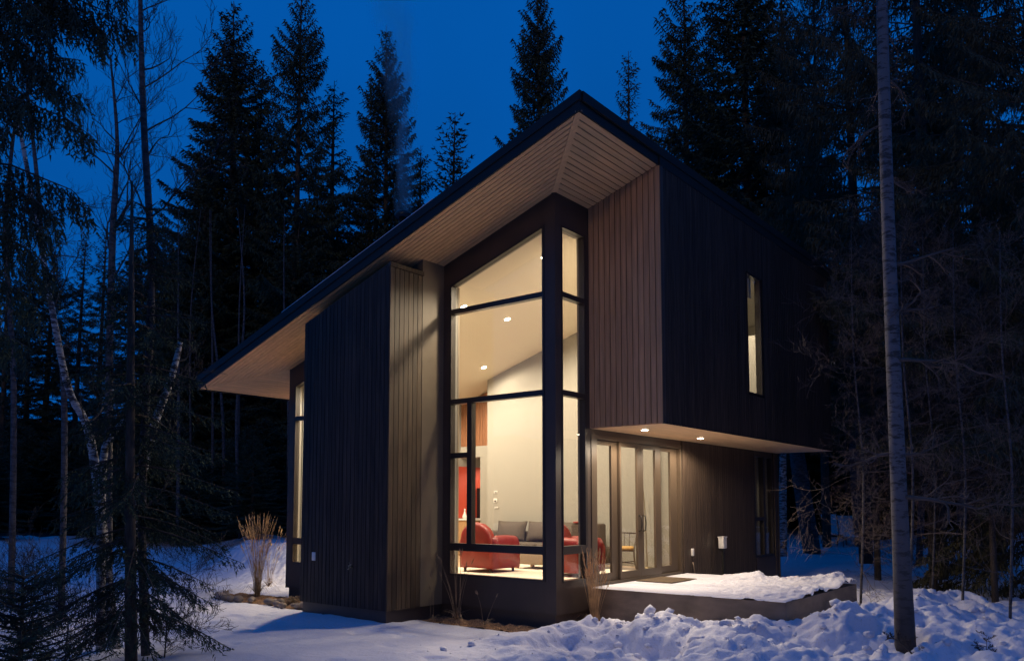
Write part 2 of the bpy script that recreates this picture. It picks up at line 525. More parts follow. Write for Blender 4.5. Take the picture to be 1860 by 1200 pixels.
# loose snow chunks thrown up by shovelling
def chunks(n, seed):
    r = np.random.default_rng(seed)
    ico = bmesh.new(); bmesh.ops.create_icosphere(ico, subdivisions=1, radius=1)
    bv = np.array([v.co[:] for v in ico.verts]); bf = np.array([[v.index for v in f.verts] for f in ico.faces]); ico.free()
    V, F = [], []
    k = 0
    while k < n:
        x = r.uniform(-.6, 7.5); y = r.uniform(-3.5, 6.5)
        dens = math.exp(-(((x - 1.9) / 2.2) ** 2 + ((y + .1) / .8) ** 2)) + .8 * math.exp(-(((x - 4.0) / .9) ** 2 + ((y - 2.5) / 2.5) ** 2)) + .12
        if 0.0 < x < 3.2 and .9 < y < 4.3: continue
        if r.random() > dens: continue
        s_ = .010 + .065 * r.random() ** 5
        v = bv * (1 + r.normal(0, .22, (len(bv), 1))) * np.array([s_ * r.uniform(.7, 1.5), s_ * r.uniform(.7, 1.5), s_ * r.uniform(.5, 1.0)])
        a = r.random() * 6.28; c_, sn_ = math.cos(a), math.sin(a)
        v = np.stack([v[:, 0] * c_ - v[:, 1] * sn_, v[:, 0] * sn_ + v[:, 1] * c_, v[:, 2]], 1) + np.array([x, y, gz(x, y) + s_ * .25])
        F.append(bf + len(V) * len(bv)); V.append(v); k += 1
    return mesh_np('snow_chunks', np.concatenate(V), np.concatenate(F), False)


tag(link_mesh('snow_chunks', chunks(700, 3), M_SNOW), kind='stuff')

# garden beds of mulch along the window wall and by the left corner
def bed(x0, x1, y0, y1, nm):
    xs = np.arange(x0, x1, 0.04); ys = np.arange(y0, y1, 0.04)
    A, B = np.meshgrid(xs, ys, indexing='ij')
    e = np.minimum(np.minimum(A - x0, x1 - A), np.minimum(B - y0, y1 - B))
    H = -0.60 + 0.07 * sst(0, 0.3, e) + 0.030 * fbm(A * 9, B * 9, 3, 77)
    i = np.arange(A.size).reshape(A.shape)
    F = np.stack([i[:-1, :-1].ravel(), i[1:, :-1].ravel(), i[1:, 1:].ravel(), i[:-1, 1:].ravel()], 1)
    return tag(link_mesh(nm, mesh_np(nm, np.stack([A.ravel(), B.ravel(), H.ravel()], 1), F, True), M_MULCH), kind='structure')


bed(-2.32, 0.45, -0.5, -0.02, 'mulch_bed')
bed(-8.0, -4.5, -0.95, -0.02, 'mulch_bed')
bed(0.02, 0.5, -0.05, 0.9, 'mulch_bed')

# ------------------------------------------------------------------ the house
SL = 0.317


def zs(x): return 6.14 + SL * x      # underside of the soffit
def zc(x): return 5.84 + SL * x      # inside ceiling


YB = 9.12
house = empty('house', (0, 0, 0))
tag(house, 'modern dark wood house with shed roof and tall lit corner window, standing in the snow', 'house')


def part(name, mb, m, parent=house, **k):
    return mb.build(name, m, parent, **k)


# --- base / plinth
b = MB()
b.box(-6.62, -0.05, 0.05, YB - 0.05, -0.75, -0.36)
b.box(-4.48, -2.42, -1.20, 0.05, -0.75, -0.36)
part('foundation', b, M_PANEL)
# --- wall A, outer dark layer y 0..0.13 / inner white 0.13..0.20
def zA1(x): return 3.70 + SL * (x + 6.49)
def zA2(x): return 5.035 + SL * (x + 2.21)


def wallA(mb, y0, y1, top):
    z0 = -0.37 if y0 == 0 else 0
    mb.prism([(-6.67, z0), (-6.49, z0), (-6.49, top(-6.49)), (-6.67, top(-6.67))], 1, y0, y1)
    mb.prism([(-6.49, z0), (-4.60, z0), (-4.60, 0.12), (-6.49, 0.12)], 1, y0, y1)
    mb.prism([(-6.49, zA1(-6.49)), (-4.60, zA1(-4.60)), (-4.60, top(-4.60)), (-6.49, top(-6.49))], 1, y0, y1)
    mb.prism([(-4.60, z0), (-2.21, z0), (-2.21, top(-2.21)), (-4.60, top(-4.60))], 1, y0, y1)
    mb.prism([(-2.21, z0), (-0.20, z0), (-0.20, 0.12), (-2.21, 0.12)], 1, y0, y1)
    mb.prism([(-2.21, zA2(-2.21)), (-0.20, zA2(-0.20)), (-0.20, top(-0.20)), (-2.21, top(-2.21))], 1, y0, y1)


b = MB(); wallA(b, 0, 0.13, zs); part('wall', b, M_PANEL)
b = MB(); wallA(b, 0.13, 0.20, zc); part('inner_wall', b, M_WHITE)
b = MB()
b.prism([(-0.20, -0.37), (0, -0.37), (0, zs(0)), (-0.20, zs(-0.2))], 1, 0, 0.17)
part('corner_post', b, M_PANEL)

# --- wall B
b = MB()
b.box(-0.13, 0, 0.17, 0.86, -0.37, 0.10)
b.prism([(-0.13, 5.655), (0, 5.655), (0, zs(0)), (-0.13, zs(-0.13))], 1, 0.17, 0.86)
b.prism([(-0.13, -0.37), (0, -0.37), (0, zs(0)), (-0.13, zs(-0.13))], 1, 0.86, 1.00)
b.box(-0.13, 0, 1.00, 4.14, -0.37, -0.03)
b.box(-0.13, 0, 1.00, 4.14, 2.42, 2.9)
b.prism([(-0.13, 2.9), (0, 2.9), (0, zs(0)), (-0.13, zs(-0.13))], 1, 1.00, 4.6)
b.box(-0.13, 0, 4.14, 7.72, -0.37, 2.9)
b.box(-0.13, 0, 7.72, 8.86, -0.37, 0.10)
b.box(-0.13, 0, 7.72, 8.86, 2.42, 2.9)
b.box(-0.13, 0, 8.86, YB, -0.37, 2.9)
part('wall', b, M_PANEL)
b = MB()
b.box(-0.20, -0.13, 0.20, 0.86, 0.0, 0.10)
b.prism([(-0.20, 5.655), (-0.13, 5.655), (-0.13, zc(-0.13)), (-0.20, zc(-0.2))], 1, 0.17, 0.86)
b.prism([(-0.20, 0), (-0.13, 0), (-0.13, zc(-0.13)), (-0.20, zc(-0.2))], 1, 0.90, 1.10)
b.box(-0.20, -0.13, 1.10, 4.16, 2.42, 2.9)
b.prism([(-0.20, 2.9), (-0.13, 2.9), (-0.13, zc(-0.13)), (-0.20, zc(-0.2))], 1, 1.10, 4.6)
b.box(-0.20, -0.13, 4.16, 7.72, 0, 2.5)
part('inner_wall', b, M_WHITE)
# --- left and back walls, floor, ceiling
b = MB()
b.prism([(-6.67, -0.37), (-6.54, -0.37), (-6.54, zs(-6.54)), (-6.67, zs(-6.67))], 1, 0.13, 0.6)
b.prism([(-6.67, -0.37), (-6.54, -0.37), (-6.54, zs(-6.54)), (-6.67, zs(-6.67))], 1, 3.0, YB)
b.box(-6.67, -6.54, 0.6, 3.0, -0.37, 0.12)
b.prism([(-6.67, 3.2), (-6.54, 3.2), (-6.54, zs(-6.54)), (-6.67, zs(-6.67))], 1, 0.6, 3.0)
b.prism([(-6.54, -0.37), (1.33 - 1.33, -0.37), (0, zs(0)), (-6.54, zs(-6.54))], 1, YB - 0.12, YB)
part('wall', b, M_PANEL)
b = MB()
b.prism([(-6.54, 0), (-6.47, 0), (-6.47, zc(-6.47)), (-6.54, zc(-6.54))], 1, 0.2, 0.6)
b.prism([(-6.54, 0), (-6.47, 0), (-6.47, zc(-6.47)), (-6.54, zc(-6.54))], 1, 3.0, YB - 0.2)
b.box(-6.54, -6.47, 0.6, 3.0, 0, 0.12)
b.prism([(-6.54, 3.2), (-6.47, 3.2), (-6.47, zc(-6.47)), (-6.54, zc(-6.54))], 1, 0.6, 3.0)
part('inner_wall', b, M_WHITE)
b = MB(); b.box(-6.54, -0.13, 0.13, YB - 0.12, -0.36, 0.04); part('floor', b, M_WFLOOR)
b = MB()
b.slab([(-6.54, 0.13), (-0.13, 0.13), (-0.13, YB - 0.2), (-6.54, YB - 0.2)], zc, 0.12)
part('ceiling', b, mat('pale_ceiling', (0.74, 0.67, 0.54), 0.9))
# partition at y = 4.45 and its return, and recess beyond
b = MB()
b.prism([(-5.13, 0.04), (-0.20, 0.04), (-0.20, zc(-0.2)), (-5.13, zc(-5.13))], 1, 4.45, 4.57)
b.box(-5.13, -5.0, 4.57, 7.5, 0.04, 2.45)
b.prism([(-5.13, 2.45), (-5.0, 2.45), (-5.0, zc(-5.0)), (-5.13, zc(-5.13))], 1, 4.57, 7.5)
part('inner_wall', b, M_WHITE)
b = MB(); b.box(-0.70, -0.61, 4.41, 4.447, 0.042, 2.42)
part('door_jamb', b, M_BLKM)
b = MB(); b.box(-5.10, -0.66, 4.434, 4.449, 0.042, 0.16)
part('skirting_board', b, M_WHITE)
# loft slab, door lining, slatted screen
b = MB()
b.box(-6.47, -5.14, 5.0, 7.5, 2.45, 2.72)
b.box(-6.47, -5.14, 7.5, 7.6, 0.04, 2.45)
part('loft_floor', b, M_WHITE)
b = MB(); b.box(-5.82, -5.14, 5.0, 5.10, 0.04, 2.448); part('pier', b, M_WHITE)
scr = MB().box(-6.47, -5.14, 5.045, 5.06, 2.722, 2.78).build('slatted_screen', M_SLAT, house)
for i in range(26):
    x = -6.455 + i * 0.051
    MB().prism([(x, 2.722), (x + 0.036, 2.722), (x + 0.036, zc(x) - 0.02), (x, zc(x) - 0.02)], 1, 5.0, 5.04).build('slat', M_SLAT, scr)

# --- upper volume (dark box over the terrace)
b = MB()
yj = 0.965
b.box(1.24, 1.305, yj, 4.26, 2.535, 5.9); b.box(1.24, 1.305, 4.93, YB, 2.535, 5.9)
b.box(1.24, 1.305, 4.26, 4.93, 2.535, 3.34); b.box(1.24, 1.305, 4.26, 4.93, 5.59, 5.9)
b.prism([(1.24, 5.9), (1.305, 5.9), (1.305, zs(1.305)), (1.24, zs(1.24))], 1, yj, YB)
b.prism([(0.0, 2.535), (1.24, 2.535), (1.24, zs(1.24)), (0.0, zs(0))], 1, yj, yj + 0.1)
b.prism([(0.0, 2.535), (1.24, 2.535), (1.24, zs(1.24)), (0.0, zs(0))], 1, YB - 0.1, YB)
b.box(0.0, 1.24, yj + 0.1, YB - 0.1, 2.54, 2.62)
up = part('wall', b, M_BACK)
# wooden return wall: individual boards
nb = 13
for i in range(nb):
    w = 1.33 / nb
    x0 = i * w + 0.007; x1 = (i + 1) * w - 0.008
    MB().prism([(x0, 2.515), (x1, 2.515), (x1, zs(x1) - 0.003), (x0, zs(x0) - 0.003)], 1, 0.94, 0.963).build('siding_board', M_WOOD_V, up)
# dark corner trim and dark boards on the right face
MB().box(1.307, 1.335, 0.941, 1.03, 2.512, zs(1.33) - 0.003).build('corner_trim', M_PANEL, up)
MB().box(1.307, 1.335, 5.035, 5.075, 2.512, zs(1.33) - 0.003).build('joint_trim', M_BACK, up)


def right_board(y0, y1, z0, z1):
    MB().box(1.307, 1.330, y0, y1, z0, z1).build('siding_board', M_DARK_V, up)


y = 1.04
while y < YB - 0.05:
    y0, y1 = y + 0.004, y + 0.094
    if y1 > 5.035 and y0 < 5.075:
        y = 5.08; continue
    if y1 > 4.235 and y0 < 4.955:
        right_board(y0, y1, 2.512, 3.315); right_board(y0, y1, 5.615, zs(1.33) - 0.003)
    else:
        right_board(y0, y1, 2.512, zs(1.33) - 0.003)
    y += 0.1
# wood-clad underside
und = MB().box(0.0, 1.33, 0.966, YB, 2.528, 2.534).build('canopy_ceiling', M_BACK, house)
for i in range(11):
    w = 1.325 / 11
    MB().box(0.003 + i * w + 0.0015, 0.003 + (i + 1) * w - 0.0015, 0.966, YB, 2.510, 2.527).build('soffit_board', M_CANOPY, und)
# upper room (interior seen through the narrow window)
b = MB()
b.box(-3.0, 0.0, 4.62, 4.70, 2.63, 5.2)
b.box(0.0, 1.238, 4.10, 4.16, 2.63, 5.62)
b.box(0.0, 1.238, 4.10, 4.62, 2.625, 2.66)
b.box(0.0, 1.238, 4.10, 4.62, 5.62, 5.67)
b.box(0.001, 0.02, 4.16, 4.70, 2.66, 5.62)
b.box(-3.08, -3.0, 4.62, YB - 0.14, 2.63, 5.2)
b.box(-3.0, 1.238, YB - 0.20, YB - 0.13, 2.63, 5.2)
b.box(-3.0, 1.238, 4.62, YB - 0.13, 2.625, 2.66)
b.slab([(-3.0, 4.62), (1.238, 4.62), (1.238, YB - 0.13), (-3.0, YB - 0.13)], lambda x: 5.62 + 0.0 * x, 0.05)
b.box(-3.0, 1.238, 4.62, 4.70, 5.2, 5.62); b.box(-3.08, -3.0, 4.62, YB - 0.14, 5.2, 5.62); b.box(-3.0, 1.238, YB - 0.20, YB - 0.13, 5.2, 5.62)
b.box(0.35, 1.17, 6.6, 6.66, 2.66, 4.9)
part('inner_wall', b, M_WHITE)
# --- roof
roof = MB().slab([(-7.93, -1.235), (1.29, -1.235), (1.29, YB + 0.25), (-7.93, YB + 0.25)], lambda x: zs(x) + 0.024, 0.20).build('roof', M_ROOF, house)
sof = MB().slab([(-7.93, -1.235), (1.29, -1.235), (1.29, YB + 0.25), (-7.93, YB + 0.25)], lambda x: zs(x) + 0.017, 0.006).build('soffit', M_BACK, house)
K = 1.03


def sboard(poly, m):
    MB().slab(poly, zs, 0.016).build('soffit_board', m, sof)


n = 14
for i in range(n):
    w = 1.25 / n
    ya = -1.25 + i * w + 0.0075; yb = -1.25 + (i + 1) * w - 0.0075
    tr = 0.07
    sboard([(-6.67 + ya * K + tr, ya), (-ya * K - tr, ya), (-yb * K - tr, yb), (-6.67 + yb * K + tr, yb)], M_SOFFIT_X)
for i in range(n):
    w = 1.29 / n
    xa = i * w + 0.0075; xb = (i + 1) * w - 0.0075
    sboard([(xa, -xa / K + 0.0 if xa > 0.1 else -0.0 - xa), (xb, -xb / K), (xb, 0.938), (xa, 0.938)] if xa < 0.01 else
           [(xa, -xa / K + 0.065), (xb, -xb / K + 0.065), (xb, 0.938), (xa, 0.938)], M_SOFFIT_Y)
for i in range(n):
    w = 1.28 / n
    xa = -7.95 + i * w + 0.0075; xb = -7.95 + (i + 1) * w - 0.0075
    sboard([(xa, (xa + 6.67) / K + 0.065), (xb, (xb + 6.67) / K + 0.065), (xb, YB + 0.2), (xa, YB + 0.2)], M_SOFFIT_Y)
for (p, q) in (((0.0, 0.0), (1.29, -1.25)), ((-6.67, 0.0), (-7.95, -1.25))):
    d = Vector((q[0] - p[0], q[1] - p[1])).normalized(); nrm = Vector((-d.y, d.x)) * 0.047
    MB().slab([(p[0] + nrm.x, p[1] + nrm.y), (q[0] + nrm.x, q[1] + nrm.y), (q[0] - nrm.x, q[1] - nrm.y), (p[0] - nrm.x, p[1] - nrm.y)],
              lambda x: zs(x) - 0.006, 0.02).build('mitre_board', M_SOFFIT_X, sof)
# fascia: lower board and proud upper flashing
def fz(x): return zs(x)
b = MB()
b.prism([(-7.98, fz(-7.98) - 0.012), (1.318, fz(1.318) - 0.012), (1.318, fz(1.318) + 0.13), (-7.98, fz(-7.98) + 0.13)], 1, -1.28, -1.252)
b.box(1.292, 1.318, -1.252, 0.93, fz(1.3) - 0.012, fz(1.3) + 0.13)
b.box(1.31, 1.340, 0.93, YB + 0.25, fz(1.3) - 0.02, fz(1.3) + 0.13)
b.box(-7.98, -7.955, -1.252, YB + 0.25, fz(-7.98) - 0.012, fz(-7.98) + 0.13)
b.build('fascia', M_FLASH, roof)
b = MB()
b.prism([(-8.0, fz(-8.0) + 0.13), (1.335, fz(1.335) + 0.13), (1.335, fz(1.335) + 0.262), (-8.0, fz(-8.0) + 0.262)], 1, -1.297, -1.24)
b.box(1.28, 1.357, -1.24, YB + 0.27, fz(1.3) + 0.132, fz(1.3) + 0.268)
b.box(-8.0, -7.95, -1.24, YB + 0.27, fz(-8) + 0.132, fz(-8) + 0.262)
b.build('roof_flashing', M_FLASH, roof)
# thin roof snow, its front edge standing in for sky glint on the flashing
b = MB()
b.slab([(-5.2, -1.28), (-1.4, -1.28), (-1.2, YB), (-7.6, YB)], lambda x: zs(x) + 0.264, 0.025)
b.build('roof_snow_glint', M_SNOW, roof)

# --- the projecting wing
def zw(x): return 5.174 + 0.323 * (x + 2.39)
b = MB()
b.prism([(-4.515, -0.37), (-2.385, -0.37), (-2.385, zw(-2.385) - 0.02), (-4.515, zw(-4.515) - 0.02)], 1, -1.225, -0.52)
wing = part('wing_wall', b, M_BACK)
nw = 22
for i in range(nw):
    w = 2.165 / nw
    x0 = -4.535 + i * w + 0.005; x1 = -4.535 + (i + 1) * w - 0.005
    MB().prism([(x0, -0.372), (x1, -0.372), (x1, zw(x1) - 0.01), (x0, zw(x0) - 0.01)], 1, -1.252, -1.228).build('siding_board', M_DARK_V, wing)
for i in range(7):
    w = 0.725 / 7
    y0 = -1.250 + i * w + 0.005; y1 = -1.250 + (i + 1) * w - 0.006
    MB().box(-2.382, -2.352, y0, y1, -0.372, zw(-2.38) - 0.07).build('siding_board', M_WOODB, wing)
MB().box(-2.384, -2.335, -1.262, -0.50, zw(-2.38) - 0.066, zw(-2.38) + 0.005).build('cap_board', M_WOODB, wing)
b = MB()
b.prism([(-4.5, -0.37), (-2.35, -0.37), (-2.35, zs(-2.35)), (-4.5, zs(-4.5))], 1, -0.518, -0.002)
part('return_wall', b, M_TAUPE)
MB().box(-4.50, -2.40, -1.215, -0.52, -0.75, -0.375).build('foundation', M_PANEL, wing)


# --- windows
def window(name='window'):
    o = empty(name); o.parent = house
    return o


def fr(mb_boxes, w, name='frame', m=M_FRAME):
    b = MB()
    for a in mb_boxes:
        if a[0] == 'p': b.prism(*a[1:])
        else: b.box(*a)
    return b.build(name, m, w)


w = window()    # big window, left face
yf0, yf1 = -0.012, 0.10
e = 0.045
fr([('p', [(-2.21, 0.12), (-2.21 + e, 0.12), (-2.21 + e, zA2(-2.21 + e) - .0), (-2.21, zA2(-2.21))], 1, yf0, yf1),
    ('p', [(-0.20 - e, 0.12), (-0.20, 0.12), (-0.20, zA2(-0.20)), (-0.20 - e, zA2(-0.20 - e))], 1, yf0, yf1),
    (-2.21 + e, -0.20 - e, yf0 + .001, yf1, 0.12, 0.145)], w)
fr([('p', [(-2.21 + e, zA2(-2.21 + e) - e), (-0.20 - e, zA2(-0.20 - e) - e), (-0.20 - e, zA2(-0.20 - e) - .001), (-2.21 + e, zA2(-2.21 + e) - .001)], 1, yf0 + .002, yf1)], w, 'head', M_FRAME)
for z0, z1 in ((0.525, 0.65), (2.975, 3.06), (4.52, 4.605)):
    fr([(-2.21 + e, -0.20 - e, yf0 + .003, yf1, z0, z1)], w, 'transom')
fr([(-1.80, -1.70, yf0 + .004, yf1, 0.65, 2.975)], w, 'mullion')
fr([(-2.21 + e, -1.80, yf0 + .005, yf1, 2.065, 2.15)], w, 'transom')
fr([('p', [(-2.24, 0.1), (-2.205, 0.1), (-2.205, zA2(-2.2)), (-2.24, zA2(-2.24))], 1, 0.201, 0.24)], w, 'reveal', M_REVEAL)
xl, xr = -2.21 + e, -0.20 - e
for poly in ([(xl, .145), (xr, .145), (xr, .525), (xl, .525)], [(xl, .65), (-1.80, .65), (-1.80, 2.065), (xl, 2.065)],
             [(xl, 2.15), (-1.80, 2.15), (-1.80, 2.975), (xl, 2.975)], [(-1.70, .65), (xr, .65), (xr, 2.975), (-1.70, 2.975)],
             [(xl, 3.06), (xr, 3.06), (xr, 4.52), (xl, 4.52)], [(xl, 4.605), (xr, 4.605), (xr, zA2(xr) - e), (xl, zA2(xl) - e)]):
    MB().prism(poly, 1, 0.040, 0.048).build('pane', M_GLASS, w)

w = window()    # side window by the corner
y0, y1 = 0.17, 0.86
fr([(-0.10, 0.012, y0, y0 + .02, .10, 5.655), (-0.10, 0.012, y1 - .06, y1, .10, 5.655), (-0.10, 0.011, y0 + .02, y1 - .06, .10, .125),
    (-0.10, 0.011, y0 + .02, y1 - .06, 5.63, 5.655)], w)
for z0, z1 in ((0.525, 0.65), (2.975, 3.06), (4.52, 4.605)):
    fr([(-0.10, 0.010, y0 + .02, y1 - .06, z0, z1)], w, 'transom')
for z0, z1 in ((.125, .525), (.65, 2.975), (3.06, 4.52), (4.605, 5.63)):
    MB().box(-0.048, -0.040, y0 + .02, y1 - .06, z0, z1).build('pane', M_GLASS, w)

w = window()    # left window, mostly behind the wing
fr([('p', [(-6.49, .12), (-6.44, .12), (-6.44, zA1(-6.44)), (-6.49, zA1(-6.49))], 1, yf0, yf1),
    ('p', [(-4.66, .12), (-4.60, .12), (-4.60, zA1(-4.60)), (-4.66, zA1(-4.66))], 1, yf0, yf1),
    (-6.44, -4.66, yf0 + .001, yf1, .12, .15),
    ('p', [(-6.44, zA1(-6.44) - .05), (-4.66, zA1(-4.66) - .05), (-4.66, zA1(-4.66)), (-6.44, zA1(-6.44))], 1, yf0 + .001, yf1)], w)
for z0, z1 in ((0.50, 0.625), (2.975, 3.06)):
    fr([(-6.44, -4.66, yf0 + .003, yf1, z0, z1)], w, 'transom')
for poly in ([(-6.44, .15), (-4.66, .15), (-4.66, .5), (-6.44, .5)], [(-6.44, .625), (-4.66, .625), (-4.66, 2.975), (-6.44, 2.975)],
             [(-6.44, 3.06), (-4.66, 3.06), (-4.66, zA1(-4.66) - .05), (-6.44, zA1(-6.44) - .05)]):
    MB().prism(poly, 1, 0.040, 0.048).build('pane', M_GLASS, w)

w = window()    # unseen window in the left end wall, added to light soffit and snow there
fr([(-6.682, -6.58, .6, .65, .12, 3.2), (-6.682, -6.58, 2.95, 3.0, .12, 3.2), (-6.681, -6.58, .65, 2.95, .12, .16), (-6.681, -6.58, .65, 2.95, 3.15, 3.2)], w)
MB().box(-6.64, -6.632, .65, 2.95, .16, 3.15).build('pane', M_GLASS, w)

w = window()    # narrow upper window
fr([(1.225, 1.343, 4.26, 4.28, 3.34, 5.59), (1.225, 1.343, 4.905, 4.93, 3.34, 5.59), (1.225, 1.342, 4.28, 4.905, 3.34, 3.36), (1.225, 1.342, 4.28, 4.905, 5.57, 5.59)], w)
MB().box(1.302, 1.31, 4.28, 4.905, 3.36, 5.57).build('pane', M_GLASS, w)

w = window()    # corner window with blinds
fr([(-0.10, 0.012, 7.72, 7.77, .10, 2.42), (-0.10, 0.012, 8.81, 8.86, .10, 2.42), (-0.10, 0.011, 7.77, 8.81, .10, .14), (-0.10, 0.011, 7.77, 8.81, 2.38, 2.42)], w)
fr([(-0.10, 0.010, 8.26, 8.36, .14, 2.38)], w, 'mullion')
fr([(-0.10, 0.009, 7.77, 8.26, .92, 1.0)], w, 'transom')
for a in ((7.77, 8.26, .14, .92), (7.77, 8.26, 1.0, 2.38), (8.36, 8.81, .14, 2.38)):
    MB().box(-0.048, -0.040, *a).build('pane', M_GLASS, w)
b = MB(); b.box(-3.2, -.14, YB - .2, YB - .125, .04, 2.5); b.build('inner_wall', M_WHITE, house)
for a in ((8.05, 8.2), (8.68, 8.80)):
    MB().box(-0.125, -0.12, a[0], a[1], .2, 2.38).build('blind', M_BLIND, w)

# --- sliding doors
fr([(-0.12, 0.012, 0.98, 1.14, -0.03, 2.42), (-0.12, 0.012, 4.08, 4.14, -0.03, 2.42), (-0.12, 0.011, 1.14, 4.08, 2.355, 2.42), (-0.12, 0.013, 1.14, 4.08, -0.03, 0.022)], house, 'door_frame', M_DOORF)


def sdoor(ya, yb, x, sl, sr, hy=None):
    d = empty('sliding_door'); d.parent = house
    fr([(x - .045, x, ya, ya + sl, .024, 2.353), (x - .045, x, yb - sr, yb, .024, 2.353),
        (x - .044, x - .001, ya + sl, yb - sr, .024, .155), (x - .044, x - .001, ya + sl, yb - sr, 2.275, 2.353)], d, 'frame', M_DOORF)
    MB().box(x - .026, x - .018, ya + sl, yb - sr, .155, 2.275).build('pane', M_GLASS, d)
    if hy:
        MB().tube([(x, hy, .82), (x + .05, hy, .84), (x + .06, hy, .96), (x + .05, hy, 1.08), (x, hy, 1.10)], .011, 8).build('handle', M_BLKM, d)


sdoor(1.145, 1.90, -0.06, 0.035, 0.20)
sdoor(1.88, 2.585, -0.006, 0.05, 0.105, 2.52)
sdoor(2.59, 3.33, -0.006, 0.10, 0.20, 2.66)
sdoor(3.30, 4.075, -0.06, 0.10, 0.26)

# --- lower right wall: dark boards
b = MB(); b.box(0.001, 0.012, 4.145, 7.72, -0.37, 2.505); b.box(0.001, 0.012, 7.72, 8.86, -0.37, .095); b.box(0.001, 0.012, 8.865, YB, -0.37, 2.505)
lw = part('wall', b, M_BACK)
y = 4.15
while y < YB - 0.08:
    if y + 0.1 > 7.70 and y < 8.88:
        y = 8.89; continue
    MB().box(0.013, 0.036, y + 0.003, y + 0.096, -0.372, 2.507).build('siding_board', M_DARK_L, lw)
    y += 0.1
MB().box(0.013, 0.030, 7.705, 8.885, -0.372, .094).build('panel', M_PANEL, lw)
MB().box(-0.02, 0.045, YB - .03, YB + .02, -0.6, 2.505).build('corner_trim', M_PANEL, lw)

# --- chimney
cpos = at(733, 398, 0) * 0
t_ = (1.2 - CAMP[1]) / (FW * FPX + RT * (732 - PCX) - UP * (388 - PCY))[1]
cp = CAMP + (FW * FPX + RT * (732 - PCX) - UP * (388 - PCY)) * t_
chx, chy, chz = cp
ch = MB().tube([(chx, chy, zs(chx) + .2), (chx, chy, chz - 0.06)], 0.085, 16).build('chimney', M_BLKM, roof)
MB().lathe([(0.10, chz - 0.10), (0.165, chz - 0.09), (0.175, chz - .02), (0.15, chz + .02), (0.12, chz + 0.04), (0.02, chz + 0.05)], chx, chy, 20).build('chimney_cap', M_BLKM, roof)


# ------------------------------------------------------------------ lamps
def lamp(loc, power, size=0.05, spot=math.radians(150), blend=0.6, col=(1.0, 0.82, 0.60), typ='SPOT', rot=(0, 0, 0)):
    l = bpy.data.lights.new('lamp', typ)
    l.energy = power; l.color = col
    if typ == 'SPOT':
        l.spot_size = spot; l.spot_blend = blend
    l.shadow_soft_size = size
    o = bpy.data.objects.new('lamp', l)
    C.objects.link(o); o.location = loc; o.rotation_euler = rot
    return o


def downlight(x, y, z, label, power, slope=True, spot=165, typ='SPOT', r=0.055, group='recessed downlights'):
    o = empty('downlight', (x, y, z))
    a = math.atan(SL) if slope else 0
    o.rotation_euler = (0, -a, 0)
    tag(o, label, 'ceiling light', group)
    b = MB(); b.lathe([(r + .02, 0.0), (r + .02, -.004), (r, -.004), (r, 0.0)]); b.build('trim', M_WPLASTIC, o)
    b = MB(); b.lathe([(r, -.0045), (r * .85, -.012), (r * .4, -.016), (.002, -.017)]); b.build('bulb', M_BULB, o)
    lp = lamp((x, y, z - 0.05), power, 0.14, math.radians(spot), 0.3, typ=typ, rot=(0, -a if slope else 0, 0))
    return o


IN = 630
LTS = [(-0.95, 1.02, 'lit downlight in the sloping ceiling nearest the window corner post'),
       (-2.80, 1.01, 'lit downlight in the sloping ceiling at the left end of the top window pane'),
       (-4.63, 3.73, 'lit downlight seen through the middle of the tall window, lowest on the sloping ceiling')]
for x, y, lb in LTS:
    downlight(x, y, zc(x) - 0.001, lb, IN if y < 3 else 120, spot=176)
for x, y, pw_ in ((-1.1, 2.9, 360), (-2.8, 2.3, 60), (-4.63, 1.02, 180), (-5.7, 1.0, 480), (-6.1, 2.0, 620), (-6.0, 3.8, 60)):  # extra unseen downlights, added to brighten the room, left soffit and snow
    downlight(x, y, zc(x) - 0.001, 'extra downlight added for its light in the sloping living room ceiling, outside the view of the window', pw_, spot=176)
downlight(0.593, 1.69, 2.508, 'lit downlight under the canopy directly before the sliding doors', 240, False, 165, group='downlights under the canopy')
downlight(0.583, 3.78, 2.508, 'lit downlight under the canopy right of the sliding doors', 190, False, 165, group='downlights under the canopy')
downlight(-0.9, 6.6, 5.615, 'lit downlight in the upstairs room behind the narrow window', 1000, False, 165)
downlight(0.5, 5.3, 5.615, 'lit downlight over the narrow upstairs window', 420, False, 165)
downlight(-5.6, 6.2, 2.448, 'lit downlight in the kitchen ceiling behind the armchair', 130, False, 165)
lamp((-1.0, 8.0, 2.3), 16, 0.1)

